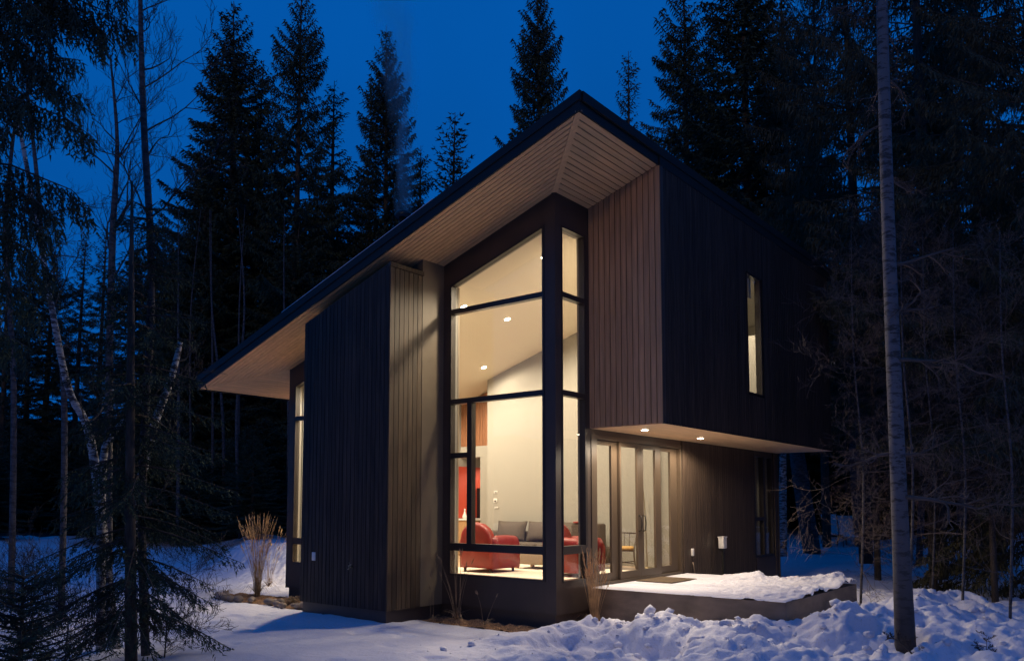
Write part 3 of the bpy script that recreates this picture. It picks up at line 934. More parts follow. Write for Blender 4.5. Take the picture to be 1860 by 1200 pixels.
# ------------------------------------------------------------------ things inside
def armchair(loc, rz, label):
    """leather club armchair facing local +y, with an arched back and rolled arms"""
    o = empty('armchair', loc, rz)
    tag(o, label, 'armchair', 'red leather armchairs')
    # back shell: arched outline extruded with rounded rim
    def shell(hw, z0, zt, r, y0, y1, lean, nme, m=M_RED):
        prof = [(-hw, z0)] + [(-hw - 0.02, z0 + (zt - r - z0) * 0.6)]
        for k in range(9):
            t = math.pi - math.pi * k / 8
            prof.append((hw * math.cos(t), zt - r + r * math.sin(t)))
        prof += [(hw + 0.02, z0 + (zt - r - z0) * 0.6), (hw, z0)]
        b = MB(); n = len(prof); rings = []
        for (yy, s) in ((y0, .86), (y0 + .03, .97), ((y0 + y1) / 2, 1.0), (y1 - .03, .97), (y1, .86)):
            cz = (z0 + zt) / 2
            rings.append([(px * s, yy + lean * (pz - z0), cz + (pz - cz) * s) for px, pz in prof])
        vs = [p for r_ in rings for p in r_]
        fs = [tuple(range(n)), tuple(range(5 * n - 1, 4 * n - 1, -1))]
        for i in range(4):
            for k in range(n):
                fs.append((i * n + k, (i + 1) * n + k, (i + 1) * n + (k + 1) % n, i * n + (k + 1) % n))
        b.add(vs, fs, True)
        return b.build(nme, m, o)
    shell(0.37, 0.10, 0.93, 0.34, -0.40, -0.20, -0.06, 'backrest')
    b = MB(); b.box(-.27, .27, -.20, .36, .12, .42); b.build('seat', M_RED, o, bevel=.06)
    for s in (-1, 1):
        prof = []
        for k in range(9):
            t = math.pi * k / 8
            prof.append((s * 0.32 + 0.105 * math.cos(t), 0.57 + 0.12 * math.sin(t)))
        poly = [(s * 0.32 + 0.09, 0.10)] + prof + [(s * 0.32 - 0.09, 0.10)]
        b = MB(); n = len(poly); rings = []
        for yy, sc, dz in ((-.36, .9, .02), (-.2, 1, .0), (.1, 1, -.0), (.34, 1.0, -.02), (.40, .86, -.04)):
            rings.append([(s * .32 + (px - s * .32) * sc, yy, .1 + (pz - .1) * (sc if sc < 1 else 1) + dz * (pz > .4)) for px, pz in poly])
        vs = [p for r_ in rings for p in r_]
        fs = [tuple(range(n)), tuple(range(5 * n - 1, 4 * n - 1, -1))]
        for i in range(4):
            for k in range(n):
                fs.append((i * n + k, (i + 1) * n + k, (i + 1) * n + (k + 1) % n, i * n + (k + 1) % n))
        b.add(vs, fs, True); b.build('arm', M_RED, o)
    for sx in (-.3, .3):
        for sy in (-.33, .32):
            MB().lathe([(.02, 0), (.032, .11)], sx, sy, 8).build('leg', M_BLKM, o)
    return o


FZ = 0.041
armchair((-2.56, 1.48, FZ), 0.0, 'red leather club armchair behind the left pane of the tall window, seen from its back')
armchair((-0.86, 1.72, FZ), -1.57, 'red leather club armchair partly hidden behind the corner post')

s = empty('sofa', (-3.45, 3.92, FZ))
tag(s, 'grey upholstered sofa with loose back cushions along the white living room wall', 'sofa')
MB().box(-1.55, 1.55, -.42, .40, .08, .30).build('base', M_GREY, s, bevel=.03)
for x0 in (-1.32, -.44, .44):
    MB().box(x0, x0 + .86, -.44, .20, .30, .44).build('seat_cushion', M_GREY, s, bevel=.04)
MB().box(-1.55, 1.55, .24, .44, .30, .66).build('backrest', M_GREY, s, bevel=.05)
for sx in (-1, 1):
    MB().box(sx * 1.55, sx * 1.34, -.44, .40, .08, .58).build('arm', M_GREY, s, bevel=.05)
for x0 in (-1.08, -.22, .62):
    b = MB()
    vs = []; fs = []
    N = 7
    for side in (0, 1):
        for i in range(N):
            for j in range(N):
                u, v = i / (N - 1) * 2 - 1, j / (N - 1) * 2 - 1
                bul = .11 * (1 - u ** 4) * (1 - v ** 4) + .02
                px = u * .40 * (1 - .05 * (1 - v * v) * abs(u)) ; pz = .24 + v * .21 * (1 + .06 * abs(u) ** 3)
                vs.append((x0 + .4 + px, .12 + (bul if side else -bul) + pz * .25, .42 + pz))
    for side in (0, 1):
        for i in range(N - 1):
            for j in range(N - 1):
                q = [side * N * N + i * N + j, side * N * N + (i + 1) * N + j, side * N * N + (i + 1) * N + j + 1, side * N * N + i * N + j + 1]
                fs.append(tuple(q if side else q[::-1]))
    ed = [i * N for i in range(N)] + [(N - 1) * N + j for j in range(1, N)] + [i * N + N - 1 for i in range(N - 2, -1, -1)] + [j for j in range(N - 2, 0, -1)]
    for k in range(len(ed)):
        a, c = ed[k], ed[(k + 1) % len(ed)]
        fs.append((a, c, c + N * N, a + N * N))
    b.add(vs, fs, True); b.build('back_cushion', M_GREY, s)

o = empty('footstool', (-2.12, 2.55, FZ)); tag(o, 'low beige footstool with a striped cushion in front of the grey sofa', 'footstool')
MB().box(-.5, .5, -.3, .3, .12, .34).build('base', M_BEIGE, o, bevel=.03)
MB().box(-.49, .49, -.29, .29, .342, .42).build('cushion', mat('pink_stripe', (0.42, 0.22, 0.17), 0.9, col2=(0.60, 0.45, 0.32), scale=3, stretch=(8, .3, 1)), o, bevel=.03)
for sx in (-.44, .44):
    for sy in (-.25, .25):
        MB().box(sx - .03, sx + .03, sy - .03, sy + .03, 0, .12).build('leg', M_OAKC, o)

# dark armchair behind the first door pane
o = empty('tub_chair', (-1.62, 3.55, FZ), 0.0); tag(o, 'dark brown upholstered chair with a high square back behind the leftmost sliding door pane', 'chair')
MB().box(-.34, .34, -.05, .33, .10, .42).build('seat', M_GREY, o, bevel=.04)
MB().box(-.34, .34, -.30, -.06, .10, .88).build('backrest', mat('dark_brown_fabric', (0.06, 0.042, 0.032), 0.9), o, bevel=.04)
for sx in (-.29, .29):
    for sy in (-.24, .27):
        MB().box(sx - .02, sx + .02, sy - .02, sy + .02, 0, .11).build('leg', M_BLKM, o)
# red throw draped over it
tag(MB().box(-1.90, -1.62, 3.235, 3.50, FZ + .884, FZ + .915).build('throw', M_RED, bevel=.012), 'red folded throw on the back of the dark brown chair', 'throw')

# rattan chair
o = empty('rattan_chair', (-1.02, 3.70, FZ), 0.5); tag(o, 'small rattan chair with curved back posts and a yellow seat cushion behind the glass doors', 'chair')
for sx in (-1, 1):
    MB().tube([(sx * .22, .2, 0), (sx * .20, .18, .2), (sx * .19, .19, .38), (sx * .22, .26, .55), (sx * .25, .30, .68)], .012, 6).build('back_post', M_RATTAN, o)
    MB().tube([(sx * .24, -.22, 0), (sx * .20, -.18, .2), (sx * .19, -.2, .38)], .012, 6).build('leg', M_RATTAN, o)
    MB().tube([(sx * .19, -.2, .36), (sx * .235, .0, .52), (sx * .22, .26, .55)], .011, 6).build('arm', M_RATTAN, o)
MB().tube([(-.25, .30, .68), (0, .35, .69), (.25, .30, .68)], .013, 6).build('top_rail', M_RATTAN, o)
for sx in (-.1, 0, .1):
    MB().tube([(sx, .2, .36), (sx, .26, .5), (sx, .33, .68)], .007, 5).build('slat', M_RATTAN, o)
MB().tube([(-.2, -.19, .12), (.2, .19, .14)], .009, 5).build('stretcher', M_RATTAN, o)
MB().tube([(.2, -.19, .12), (-.2, .19, .14)], .009, 5).build('stretcher', M_RATTAN, o)
MB().box(-.21, .21, -.21, .19, .35, .37).build('seat', M_RATTAN, o)
MB().box(-.19, .19, -.19, .17, .371, .44).build('cushion', M_YEL, o, bevel=.03)

# floor lamp (unlit)
o = empty('floor_lamp', (-0.80, 4.22, FZ)); tag(o, 'slender unlit brass floor lamp with a bent neck against the white wall', 'floor lamp')
MB().lathe([(.12, 0), (.12, .015), (.02, .03)]).build('base', M_BRASS, o)
MB().tube([(0, 0, .02), (-.02, 0, .7), (-.05, 0, 1.3), (-.07, 0, 1.52), (-.11, 0, 1.60), (-.16, 0, 1.58), (-.18, 0, 1.48)], .009, 8).build('stem', M_BRASS, o)
MB().lathe([(.02, 1.47), (.035, 1.44), (.055, 1.36)], -.18, 0, 14).build('shade', M_BLKM, o)

# rug
R_ = MB().box(-3.6, -.5, .5, 3.2, FZ + .001, FZ + .03)
rg = R_.build('rug', M_RUG); tag(rg, 'cream shag rug on the living room floor under the red armchairs', 'rug')

# thermostat and switches on the wall
for z0, z1, xx, lb in ((1.55, 1.60, -4.86, 'small round white thermostat, highest of the three fittings on the living room wall'),
                       (1.34, 1.43, -4.87, 'light switch with dark toggles on the living room wall between thermostat and vent plate'),
                       (1.20, 1.235, -4.84, 'flat white plate with a dark slot, lowest of three fittings on the wall')):
    o = MB().box(xx - .05, xx + .05, 4.43, 4.449, z0, z1).build('wall_plate', M_WPLASTIC); tag(o, lb, 'wall switch')
    MB().box(xx - .03, xx + .03, 4.425, 4.4295, z0 + .012, (z0 + z1) / 2).build('toggle', M_BLKM, o)

# kitchen
o = empty('kitchen_counter', (-6.2, 5.05, FZ)); tag(o, 'oak kitchen counter with a white top below the red wall', 'counter')
MB().box(-.26, .36, -.22, .45, 0, .86).build('cabinet', M_OAKC, o)
MB().box(-.27, .39, -.25, .47, .862, .90).build('worktop', M_COUNTER, o)
part('red_wall', MB().box(-6.469, -6.45, 4.75, 7.2, .95, 2.23), M_REDW)
o = empty('oven_tower', (-6.25, 5.55, FZ)); tag(o, 'black wall oven with a glossy door standing against the red kitchen wall', 'oven')
MB().box(-.2, .12, .05, .7, 0, 1.66).build('body', M_BLK, o)
MB().box(.121, .14, .08, .67, 1.0, 1.6).build('door', M_BLK, o)
MB().tube([(.17, .12, 1.5), (.17, .63, 1.5)], .012, 8).build('handle', M_BRASS, o)
o = MB().lathe([(.055, 0), (.06, .05), (.03, .12), (.015, .18), (.02, .22), (.012, .24)], 0, 0, 14).build('bottle', M_WPLASTIC)
o.location = (-6.28, 4.95, FZ + .902); tag(o, 'small white bottle standing on the kitchen counter', 'bottle')

# ------------------------------------------------------------------ terrace and things outside
ter = MB().box(0.016, 3.13, 0.93, 4.23, -0.75, -0.035)
tag(ter.build('terrace', M_CONC), kind='structure')
xs = np.arange(0.045, 3.16, 0.03); ys = np.arange(0.915, 4.26, 0.03)
A, B = np.meshgrid(xs, ys, indexing='ij')
edge = np.minimum(np.minimum(3.15 - A, 4.26 - B), 1.0)
far = sst(0.7, 2.6, A * 0.75 + B * 0.35 - 0.3)
lump = fbm(A * 2.2, B * 2.2, 4, 5, .55); cr_ = np.abs(fbm(A * 8, B * 8, 3, 15, .6))
H = -0.03 + 0.012 + far * (0.018 + 0.035 * np.clip(lump, -.3, 1)) + 0.05 * sst(3.2, 4.1, B) * sst(0.8, 1.8, A) * (0.6 + lump) + 0.02 * sst(2.3, 3.0, A) * sst(1.6, 3.6, B) * (1 + lump)
H = H + far * .04 * (.4 - cr_) * sst(-.4, .3, lump + .4 * far) - (1 - sst(0, .05, np.minimum(B - 0.915, 3.15 - A))) * 0.02
H = np.maximum(H, -0.031)
i = np.arange(A.size).reshape(A.shape)
F = np.stack([i[:-1, :-1].ravel(), i[1:, :-1].ravel(), i[1:, 1:].ravel(), i[:-1, 1:].ravel()], 1)
tag(link_mesh('terrace_snow', mesh_np('terrace_snow', np.stack([A.ravel(), B.ravel(), H.ravel()], 1), F, True), M_SNOW), kind='structure')
b = MB().box(0.10, .78, 2.20, 3.12, -0.012, 0.004)
tag(b.build('door_mat', M_MAT, bevel=.004), 'brown coir door mat lying on the snowy terrace before the sliding doors', 'door mat')

# outlet boxes, tap, path light
o = MB().box(-4.20, -4.11, -1.275, -1.253, 0.34, 0.48).build('outlet_cover', M_WPLASTIC, bevel=.006); tag(o, 'pale outlet cover on the black front wall of the projecting wing', 'outlet')
o = empty('garden_tap', (-3.17, -1.253, .28)); tag(o, 'small metal garden tap on the black front wall of the wing', 'tap')
MB().tube([(0, 0, 0), (0, -.06, 0), (0, -.09, -.04)], .012, 8).build('spout', M_BRASS, o)
b = MB()
for k in range(4):
    a = k * math.pi / 2 + .4
    b.tube([(0, -.05, .03), (math.cos(a) * .045, -.05, .03 + math.sin(a) * .045)], .008, 6)
b.build('handle', M_BRASS, o)
o = MB().box(0.037, .075, 4.43, 4.50, .30, .44).build('outlet_cover', M_WPLASTIC, bevel=.006); tag(o, 'white outlet cover on the dark wall right of the sliding doors', 'outlet')
o = MB().tube([(0.06, 4.46, .18), (.08, 4.45, .12), (.07, 4.50, .02), (.09, 4.54, -.2)], .014, 6).build('cable', M_CONC); tag(o, 'grey cable hanging below the outlet right of the sliding doors', 'cable')
o = empty('path_light', (0.16, 5.62, -.5)); tag(o, 'white box lantern on a dark post by the dark wall', 'path light')
MB().box(-.02, .02, -.02, .02, 0, .88).build('post', M_BLKM, o)
MB().box(-.055, .055, -.085, .085, .90, 1.12).build('lantern', M_WPLASTIC, o, bevel=.008)
MB().box(-.065, .065, -.095, .095, 1.121, 1.14).build('cap', M_WPLASTIC, o)
MB().box(-.045, .045, -.06, .06, .86, .898).build('collar', M_BLKM, o)

# two folding chairs at the edge of the wood
def deck_chair(loc, rz, label):
    o = empty('lawn_chair', loc, rz); tag(o, label, 'chair', 'pale lawn chairs')
    a = MB(); a.prism([(-.05, .40), (.0, .38), (.32, 1.12), (.27, 1.13)], 0, -.29, .29); a.build('backrest', M_CHAIRW, o)
    MB().box(-.28, .28, -.50, -.06, .36, .40).build('seat', M_CHAIRW, o)
    for sx in (-.31, .31):
        MB().tube([(sx, -.5, 0), (sx, -.45, .40), (sx, .05, .42), (sx, .34, 1.15)], .018, 6).build('side_frame', M_BLKM, o)
        MB().tube([(sx, .35, 0), (sx, .02, .41)], .018, 6).build('leg', M_BLKM, o)
    return o


for u, v, d, lb, rz in ((1512, 978, 31, 'left one of two pale lawn chairs at the forest edge', .7), (1541, 983, 30, 'right one of two pale lawn chairs at the forest edge', .55)):
    p = at(u, v, d); deck_chair((p[0], p[1], gz(p[0], p[1])), rz, lb)

# stones by the left bed
ico = []
for k in range(26):
    x = -7.95 + rng.random() * 3.2; y = -1.0 + rng.random() * 0.25 + (0.0 if k % 3 else -.1)
    r = .05 + rng.random() * .075
    b = MB(); N = 7
    vs = []
    ph = rng.random(6) * 6
    prof = [(math.sin(math.pi * j / 6), -math.cos(math.pi * j / 6)) for j in range(7)]
    vs = [];
    for (pr, pz) in prof:
        for q in range(10):
            t = 2 * math.pi * q / 10
            s_ = 1 + .14 * math.sin(2 * t + ph[0]) + .1 * math.sin(3 * t + ph[1] + pz * 2)
            vs.append((x + r * max(pr, .02) * math.cos(t) * s_, y + r * .8 * max(pr, .02) * math.sin(t) * s_, -.54 + r * .6 * pz * (1 + .1 * math.sin(t + ph[2])) + .02))
    fs = [(j * 10 + q, j * 10 + (q + 1) % 10, (j + 1) * 10 + (q + 1) % 10, (j + 1) * 10 + q) for j in range(6) for q in range(10)]
    b.add(vs, fs, True)
    o = b.build('stone', M_STONE); tag(o, 'rounded stone edging the mulch bed by the left corner of the house', 'stone', 'stones edging the left bed')


# ------------------------------------------------------------------ dry grasses
def grass(name, x, y, z, nst, h, spread, label, m=M_GRASS, plume=0.35, seed=1, leaves=30, wob=.06):
    r = np.random.default_rng(seed)
    o = empty(name, (x, y, z)); tag(o, label, 'ornamental grass')
    st = MB(); pl = MB(); lv = MB()
    for k in range(nst):
        a = r.random() * 6.283; L = h * (.5 + .5 * r.random() ** .7); sp = spread * r.random() ** .7
        bx, by = math.cos(a) * .07 * r.random(), math.sin(a) * .07 * r.random()
        tx, ty = math.cos(a) * sp, math.sin(a) * sp
        pts = [(bx + tx * t ** 1.6 + wob * math.sin(3 * t + k) * t * .4, by + ty * t ** 1.6, L * t) for t in (0, .25, .5, .75, 1)]
        st.tube(pts, [.0035, .003, .0028, .002, .0015], 3, cap=False)
        if r.random() < .9 and plume > 0:
            p0 = Vector(pts[3]); p1 = Vector(pts[4]); n = 10
            d = (p1 - p0)
            for q in range(n):
                c = p0 + d * (1 - plume + plume * q / n) * 1.0 + Vector((r.normal(0, .006), r.normal(0, .006), 0))
                w = .006 * math.sin(math.pi * (q + .7) / (n + .7)) + .002
                e_ = Vector((r.normal(0, 1), r.normal(0, 1), 0)).normalized() * w
                pl.add([c - e_, c + e_, c + d.normalized() * .06 + e_ * .4], [(0, 1, 2)])
    for k in range(leaves):
        a = r.random() * 6.283; L = h * .45 * (.5 + r.random()); w = .005
        dx, dy = math.cos(a), math.sin(a)
        vs = []
        for t in (0, .3, .6, 1):
            px, py, pz = dx * L * .55 * t, dy * L * .55 * t, L * (t * .9 - t * t * .85)
            vs += [(px - dy * w * (1.1 - t), py + dx * w * (1.1 - t), pz), (px + dy * w * (1.1 - t), py - dx * w * (1.1 - t), pz)]
        lv.add(vs, [(0, 1, 3, 2), (2, 3, 5, 4), (4, 5, 7, 6)])
    st.build('stems', m, o)
    if pl.v: pl.build('seed_heads', m, o)
    lv.build('blades', M_GRASSD, o)
    return o


grass('tall_grass', -7.0, -0.42, -.52, 80, 1.66, .40, 'tall straw-coloured feather grass by the left corner of the house', seed=1, leaves=60, plume=.75)
grass('tall_grass', -7.75, 0.35, -.45, 16, 1.30, .5, 'sparser dry grass leaning out behind the tall feather grass', seed=2, leaves=20)
grass('tall_grass', 0.27, 0.62, -.56, 60, 1.22, .17, 'narrow orange dry grass tuft between side window and terrace', seed=3, leaves=40, plume=.8)
grass('tall_grass', -1.75, -0.28, -.56, 11, 1.15, .34, 'thin dry grass with bent stalks in front of the tall window', M_GRASSD, seed=4, leaves=30)
grass('dry_stalk', -2.05, -0.52, -.56, 2, .80, .18, 'single dry stalk with a forked tip before the taupe wall panel', M_GRASSD, seed=5, leaves=8, plume=.5)
grass('dry_stalk', -1.05, -0.42, -.56, 2, .66, .22, 'lone slanting dry stalk below the middle of the tall window', M_GRASSD, seed=6, leaves=10, plume=.2)
grass('low_grass', -5.6, -0.62, -.54, 0, .8, .2, 'low mound of dark dry grass against the wing corner', M_GRASSD, seed=7, leaves=160)
grass('low_grass', -7.9, -0.55, -.54, 0, .6, .2, 'flattened tuft of dark grass at the left end of the mulch bed', M_GRASSD, seed=8, leaves=120)
grass('garden_shrub', -5.05, -0.35, -.54, 9, .75, .3, 'small twiggy shrub in the nook left of the wing', M_GRASSD, seed=9, leaves=60)


# ------------------------------------------------------------------ trees
def tufts_to_mesh(P, D, L, W, r, name, hang=0.0):
    """P centres, D unit directions, L lengths, W widths -> triangles (two crossed per tuft)"""
    n = len(P)
    rv = r.normal(size=(n, 3)); side = np.cross(D, rv); side /= np.linalg.norm(side, axis=1, keepdims=True) + 1e-9
    a = P - side * W[:, None] * .5; b_ = P + side * W[:, None] * .5; c = P + D * L[:, None]
    V = np.stack([a, b_, c], 1).reshape(-1, 3)
    F = np.arange(3 * n).reshape(n, 3)
    return mesh_np(name, V, F)


def spruce(seed, H, R, crown0=0.12, dz=0.42, nb=5, tl=.17, tw=.07, dens=1.0, droop=.25, hang=.3, power=.8, irr=.25, bare=False, gap=0.0, azlim=None):
    """returns crown mesh (needle tufts), wood mesh (trunk + branches)"""
    r = np.random.default_rng(seed)
    Ps, Ds, Ls, Ws = [], [], [], []
    wood = MB()
    lean = r.normal(0, .01, 2)
    zt = np.linspace(0, 1, 9)
    wood.tube([(lean[0] * H * t * t, lean[1] * H * t * t, H * t) for t in zt], [max(.012, .0115 * H * (1 - t) ** .8 + .01) for t in zt], 8)
    h = H * crown0
    ph = r.random(4) * 6.28
    wi = 0
    while h < H * .985:
        s = (H - h) / H
        for k in range(nb if s > .12 else 4):
            if r.random() < gap: continue
            az = wi * 2.399 + k * 2 * math.pi / nb + r.normal(0, .25)
            prof = R * (s / (1 - crown0)) ** power * (1 - .35 * max(0, (s - .75) / .25))
            prof *= 1 + irr * (.6 * math.sin(3 * az + ph[0] + h * .35) + .5 * math.sin(h * 1.3 + ph[1]) * .5) + r.normal(0, irr * .5)
            L = max(.12, prof)
            el = math.radians(48 * (1 - s) ** 2.2 - 18 * s + r.normal(0, 6))
            n = max(3, int(L / .11 * dens))
            t = np.linspace(.10 if s < .3 else .2, 1, n)
            ca, sa = math.cos(az), math.sin(az)
            rad = L * t
            zz = h + math.sin(el) * rad - droop * L * t ** 2 * s * 1.2 + .16 * L * t ** 4 + r.normal(0, .01, n)
            bx = lean[0] * H * (h / H) ** 2 + ca * rad * math.cos(el); by = lean[1] * H * (h / H) ** 2 + sa * rad * math.cos(el)
            B = np.stack([bx, by, zz], 1)
            if L > .5:
                wood.tube([(0, 0, h)] + [tuple(B[int(q * (n - 1))]) for q in (.3, .65, 1)], [.012 + .007 * L, .010 + .004 * L, .008, .003], 3, cap=False)
            fwd = np.array([ca, sa, 0]); sd = np.array([-sa, ca, 0])
            for sgn in (-1, 1):
                twl = (.10 + .30 * L * (1 - t) ** .8 * np.minimum(1, t * 3)) * (.7 + .6 * r.random(n))
                m = max(1, int(.30 * L * .5 / (tl * .5) * dens) + 1)
                for q in range(m):
                    f = (q + r.random(n) * .8) / m
                    dirv = fwd * .55 + sd * sgn * .8 + np.array([0, 0, -.15 - hang * .5])
                    dirv = dirv / np.linalg.norm(dirv)
                    p = B + dirv[None] * (twl * f)[:, None]
                    p[:, 2] -= hang * .25 * (twl * f) * r.random(n)
                    D = dirv[None] + r.normal(0, .35, (n, 3)); D[:, 2] -= hang * r.random(n) * 1.4
                    D /= np.linalg.norm(D, axis=1, keepdims=True)
                    Ps.append(p); Ds.append(D); Ls.append(tl * (.7 + .7 * r.random(n))); Ws.append(tw * (.6 + .8 * r.random(n)))
            D = np.tile(fwd, (n, 1)) + r.normal(0, .3, (n, 3)); D[:, 2] += .1
            D /= np.linalg.norm(D, axis=1, keepdims=True)
            Ps.append(B); Ds.append(D); Ls.append(tl * (.8 + .6 * r.random(n))); Ws.append(tw * (.8 + .6 * r.random(n)))
        h += dz * (.75 + .5 * r.random()) * (1 if s > .25 else .7)
        wi += 1
    P = np.concatenate(Ps); D = np.concatenate(Ds); L = np.concatenate(Ls); W = np.concatenate(Ws)
    cm = tufts_to_mesh(P, D, L, W, r, 'crown')
    wm = bpy.data.meshes.new('trunk')
    wm.from_pydata(wood.v, [], wood.f); wm.polygons.foreach_set('use_smooth', wood.s); wm.update()
    return cm, wm, H


PROTO = {
    'dense': spruce(11, 24, 4.2, dz=.42, nb=7, dens=1.05, hang=.45, irr=.26, power=.72, tl=.19, tw=.075),
    'dense2': spruce(12, 24, 3.9, dz=.50, nb=6, dens=1.05, hang=.7, irr=.36, power=.68, tl=.2, tw=.07),
    'narrow': spruce(13, 24, 3.1, dz=.52, nb=6, dens=1.1, hang=.6, irr=.42, power=.62, tl=.19, tw=.07, gap=.06),
    'sparse': spruce(14, 22, 2.4, dz=.55, nb=5, dens=1.0, hang=.4, irr=.45, power=.6, gap=.15, tl=.18, tw=.065),
    'pine': spruce(15, 16, 1.9, dz=.55, nb=5, dens=.9, hang=-.4, droop=-.15, irr=.3, power=.55, gap=.1),
    'stringy': spruce(16, 24, 4.6, crown0=.24, dz=.62, nb=5, tl=.24, tw=.045, dens=.95, hang=1.3, irr=.4, power=.5, gap=.12),
    'fine': spruce(17, 18, 3.8, crown0=.04, dz=.42, nb=5, tl=.14, tw=.035, dens=1.4, hang=1.1, irr=.35, power=.5, gap=.1),
    'dead': spruce(18, 20, 3.2, crown0=.27, dz=.5, nb=5, tl=.38, tw=.013, dens=1.0, hang=.2, droop=.38, irr=.35, power=.35, gap=.15),
}
for k, (cm, wm, H) in PROTO.items():
    cm.materials.append({'stringy': M_NEEDLE2, 'fine': M_NEEDLE2, 'dead': M_TWIG}.get(k, M_NEEDLE))
    wm.materials.append(M_BARK)


def conifer(u, vtop, d, kind, label, group=None, wscale=1.0, name='spruce_tree', rz=None, H=None, sub=None):
    p = at(u, 915, d)
    x, y = p[0], p[1]
    z0 = gz(x, y) - .1
    k_ = (PCY - vtop) / FPX; D_ = float(np.hypot(x - CAMP[0], y - CAMP[1]) * abs(math.cos(math.atan2(u - PCX, FPX))))
    top = CAMP[2] + D_ * (k_ * math.cos(PITCH) + math.sin(PITCH)) / (math.cos(PITCH) - k_ * math.sin(PITCH))
    HH = H or (top - z0)
    cm, wm, PH = PROTO[kind]
    o = empty(name, (x, y, z0), rz if rz is not None else random.random() * 6.28)
    sc = HH / PH
    o.scale = (sc * wscale, sc * wscale, sc)
    tag(o, label, 'tree', group)
    t = link_mesh('trunk', wm, None, o); c = link_mesh('dead_branches' if kind == 'dead' else 'crown', cm, None, o)
    return o


G = 'conifers behind the house'
conifer(412, 0, 44, 'dense', 'broad dense spruce rising high left of the roof, the leftmost tall pointed one', G, 1.05)
conifer(445, 120, 47, 'narrow', 'spruce tucked against the right flank of the tallest dense left spruce', G, .9)
conifer(528, -45, 42, 'dense2', 'tall spruce with ragged drooping tiers between the dense left spruce and the thin one', G, .80)
conifer(592, 152, 46, 'sparse', 'thin sparse conifer left of the smoky spruce', G, 1.1)
conifer(697, 52, 45, 'dense', 'pointed spruce veiled by the chimney smoke', G, .82)
conifer(815, 212, 52, 'pine', 'small pine top with upswept branches just above the roof slope', G, 1.1, 'pine_tree')
conifer(757, 268, 56, 'sparse', 'short conifer between the smoke and the small pine', G, 1.0)
conifer(984, -50, 40, 'dense', 'lone tall spruce directly left of the roof peak', G, .72)
conifer(1148, 98, 50, 'sparse', 'small slim spire of a spruce right of the roof peak', G, .85)
conifer(1185, 250, 48, 'narrow', 'low spruce half hidden by the roof edge right of the slim spire', G, 1.0)
conifer(1258, -60, 40, 'dense2', 'big spruce above the right roof slope, the first one right of the slim spire', G, .95)
conifer(1372, -170, 36, 'dense', 'thick trunked big spruce above the far end of the right roof slope', G, 1.0)
conifer(1450, -60, 44, 'dense2', 'dark spruce just beyond the far end of the dark upper wall', G, .9)
conifer(628, 380, 50, 'narrow', 'low conifer top filling the gap left of the smoky spruce', G, 1.3)
conifer(565, 330, 50, 'dense2', 'conifer between the two ragged left spruces and the thin one', G, 1.2)
conifer(795, 330, 50, 'narrow', 'low conifer at the foot of the small pine, just over the roof line', G, 1.4)
conifer(845, 345, 54, 'sparse', 'thin low conifer top right of the small pine', G, 1.3)
conifer(350, 230, 50, 'dense2', 'ragged spruce on the left flank of the tallest dense left spruce', G, 1.0)
conifer(1310, 120, 46, 'dense2', 'spruce filling the gap between the two big spruces over the right roof slope', G, 1.1)
# the mass of the forest
r = np.random.default_rng(5)
GB = 'slender conifers deep in the forest'
LB = 'slender dark conifer lost in the forest mass behind the clearing'
kinds = ['narrow', 'sparse', 'narrow', 'dense2', 'sparse', 'sparse']
for i, u in enumerate(np.linspace(-60, 700, 17)):
    conifer(u + r.normal(0, 9), 330 + 60 * r.random() + (60 if u < 330 else 0) + (90 if 560 < u < 650 else 0), 38 + 26 * r.random(), kinds[i % 6], LB, GB, 1.0 + .4 * r.random())
for i, u in enumerate(np.linspace(1400, 1950, 8)):
    conifer(u + r.normal(0, 9), 250 + 160 * r.random(), 40 + 24 * r.random(), kinds[i % 6], LB, GB, 1.0 + .4 * r.random())
for i, u in enumerate(np.linspace(740, 1100, 8)):
    conifer(u + r.normal(0, 12), 400 + 60 * r.random(), 46 + 16 * r.random(), kinds[i % 6], LB, GB, 1.1)
# understorey: small dark conifers closing the bottom of the woods
GU = 'small conifers under the forest'
LU = 'small bushy dark conifer under the tall forest trees'
for i, u in enumerate(np.linspace(-80, 560, 34)):
    conifer(u + r.normal(0, 8), 740 + 110 * r.random(), 29 + 16 * r.random(), 'dense' if i % 2 else 'dense2', LU, GU, 2.0 + .8 * r.random())
for i, u in enumerate(np.linspace(1430, 1960, 28)):
    conifer(u + r.normal(0, 8), 560 + 200 * r.random(), 36 + 14 * r.random(), 'dense' if i % 2 else 'dense2', LU, GU, 2.0 + .8 * r.random())

# right-hand nearer conifers with hanging twigs
conifer(1500, -100, 30, 'stringy', 'stringy conifer with sparse hanging twigs left of the grey aspen trunk', None, .62)
conifer(1570, -350, 25, 'stringy', 'conifer with hanging twigs right behind the grey aspen trunk', None, .75)
conifer(1700, -500, 20, 'stringy', 'large shaggy conifer right of the grey aspen trunk', None, .85)
conifer(1803, -500, 22.0, 'stringy', 'shaggy conifer with a thick bare trunk foot at the right edge of the clearing', None, 1.0)
conifer(1905, -450, 16, 'fine', 'shaggy conifer cut by the right edge of the picture', None, .9)
conifer(1770, -100, 30, 'narrow', 'dense dark spruce behind the shaggy conifers on the right', None, 1.1)
conifer(1640, -150, 36, 'sparse', 'dense dark spruce seen beside the upper aspen trunk', None, 1.0)
conifer(1590, 380, 19.5, 'dead', 'tree with bare tangled lower branches beside the dark upper wall', None, .75, 'bare_tree')
conifer(1690, 330, 17, 'dead', 'tree with bare tangled twigs right of the aspen trunk', None, .8, 'bare_tree')
conifer(1800, 420, 15, 'dead', 'tree with bare drooping twigs near the right picture edge', None, .75, 'bare_tree')


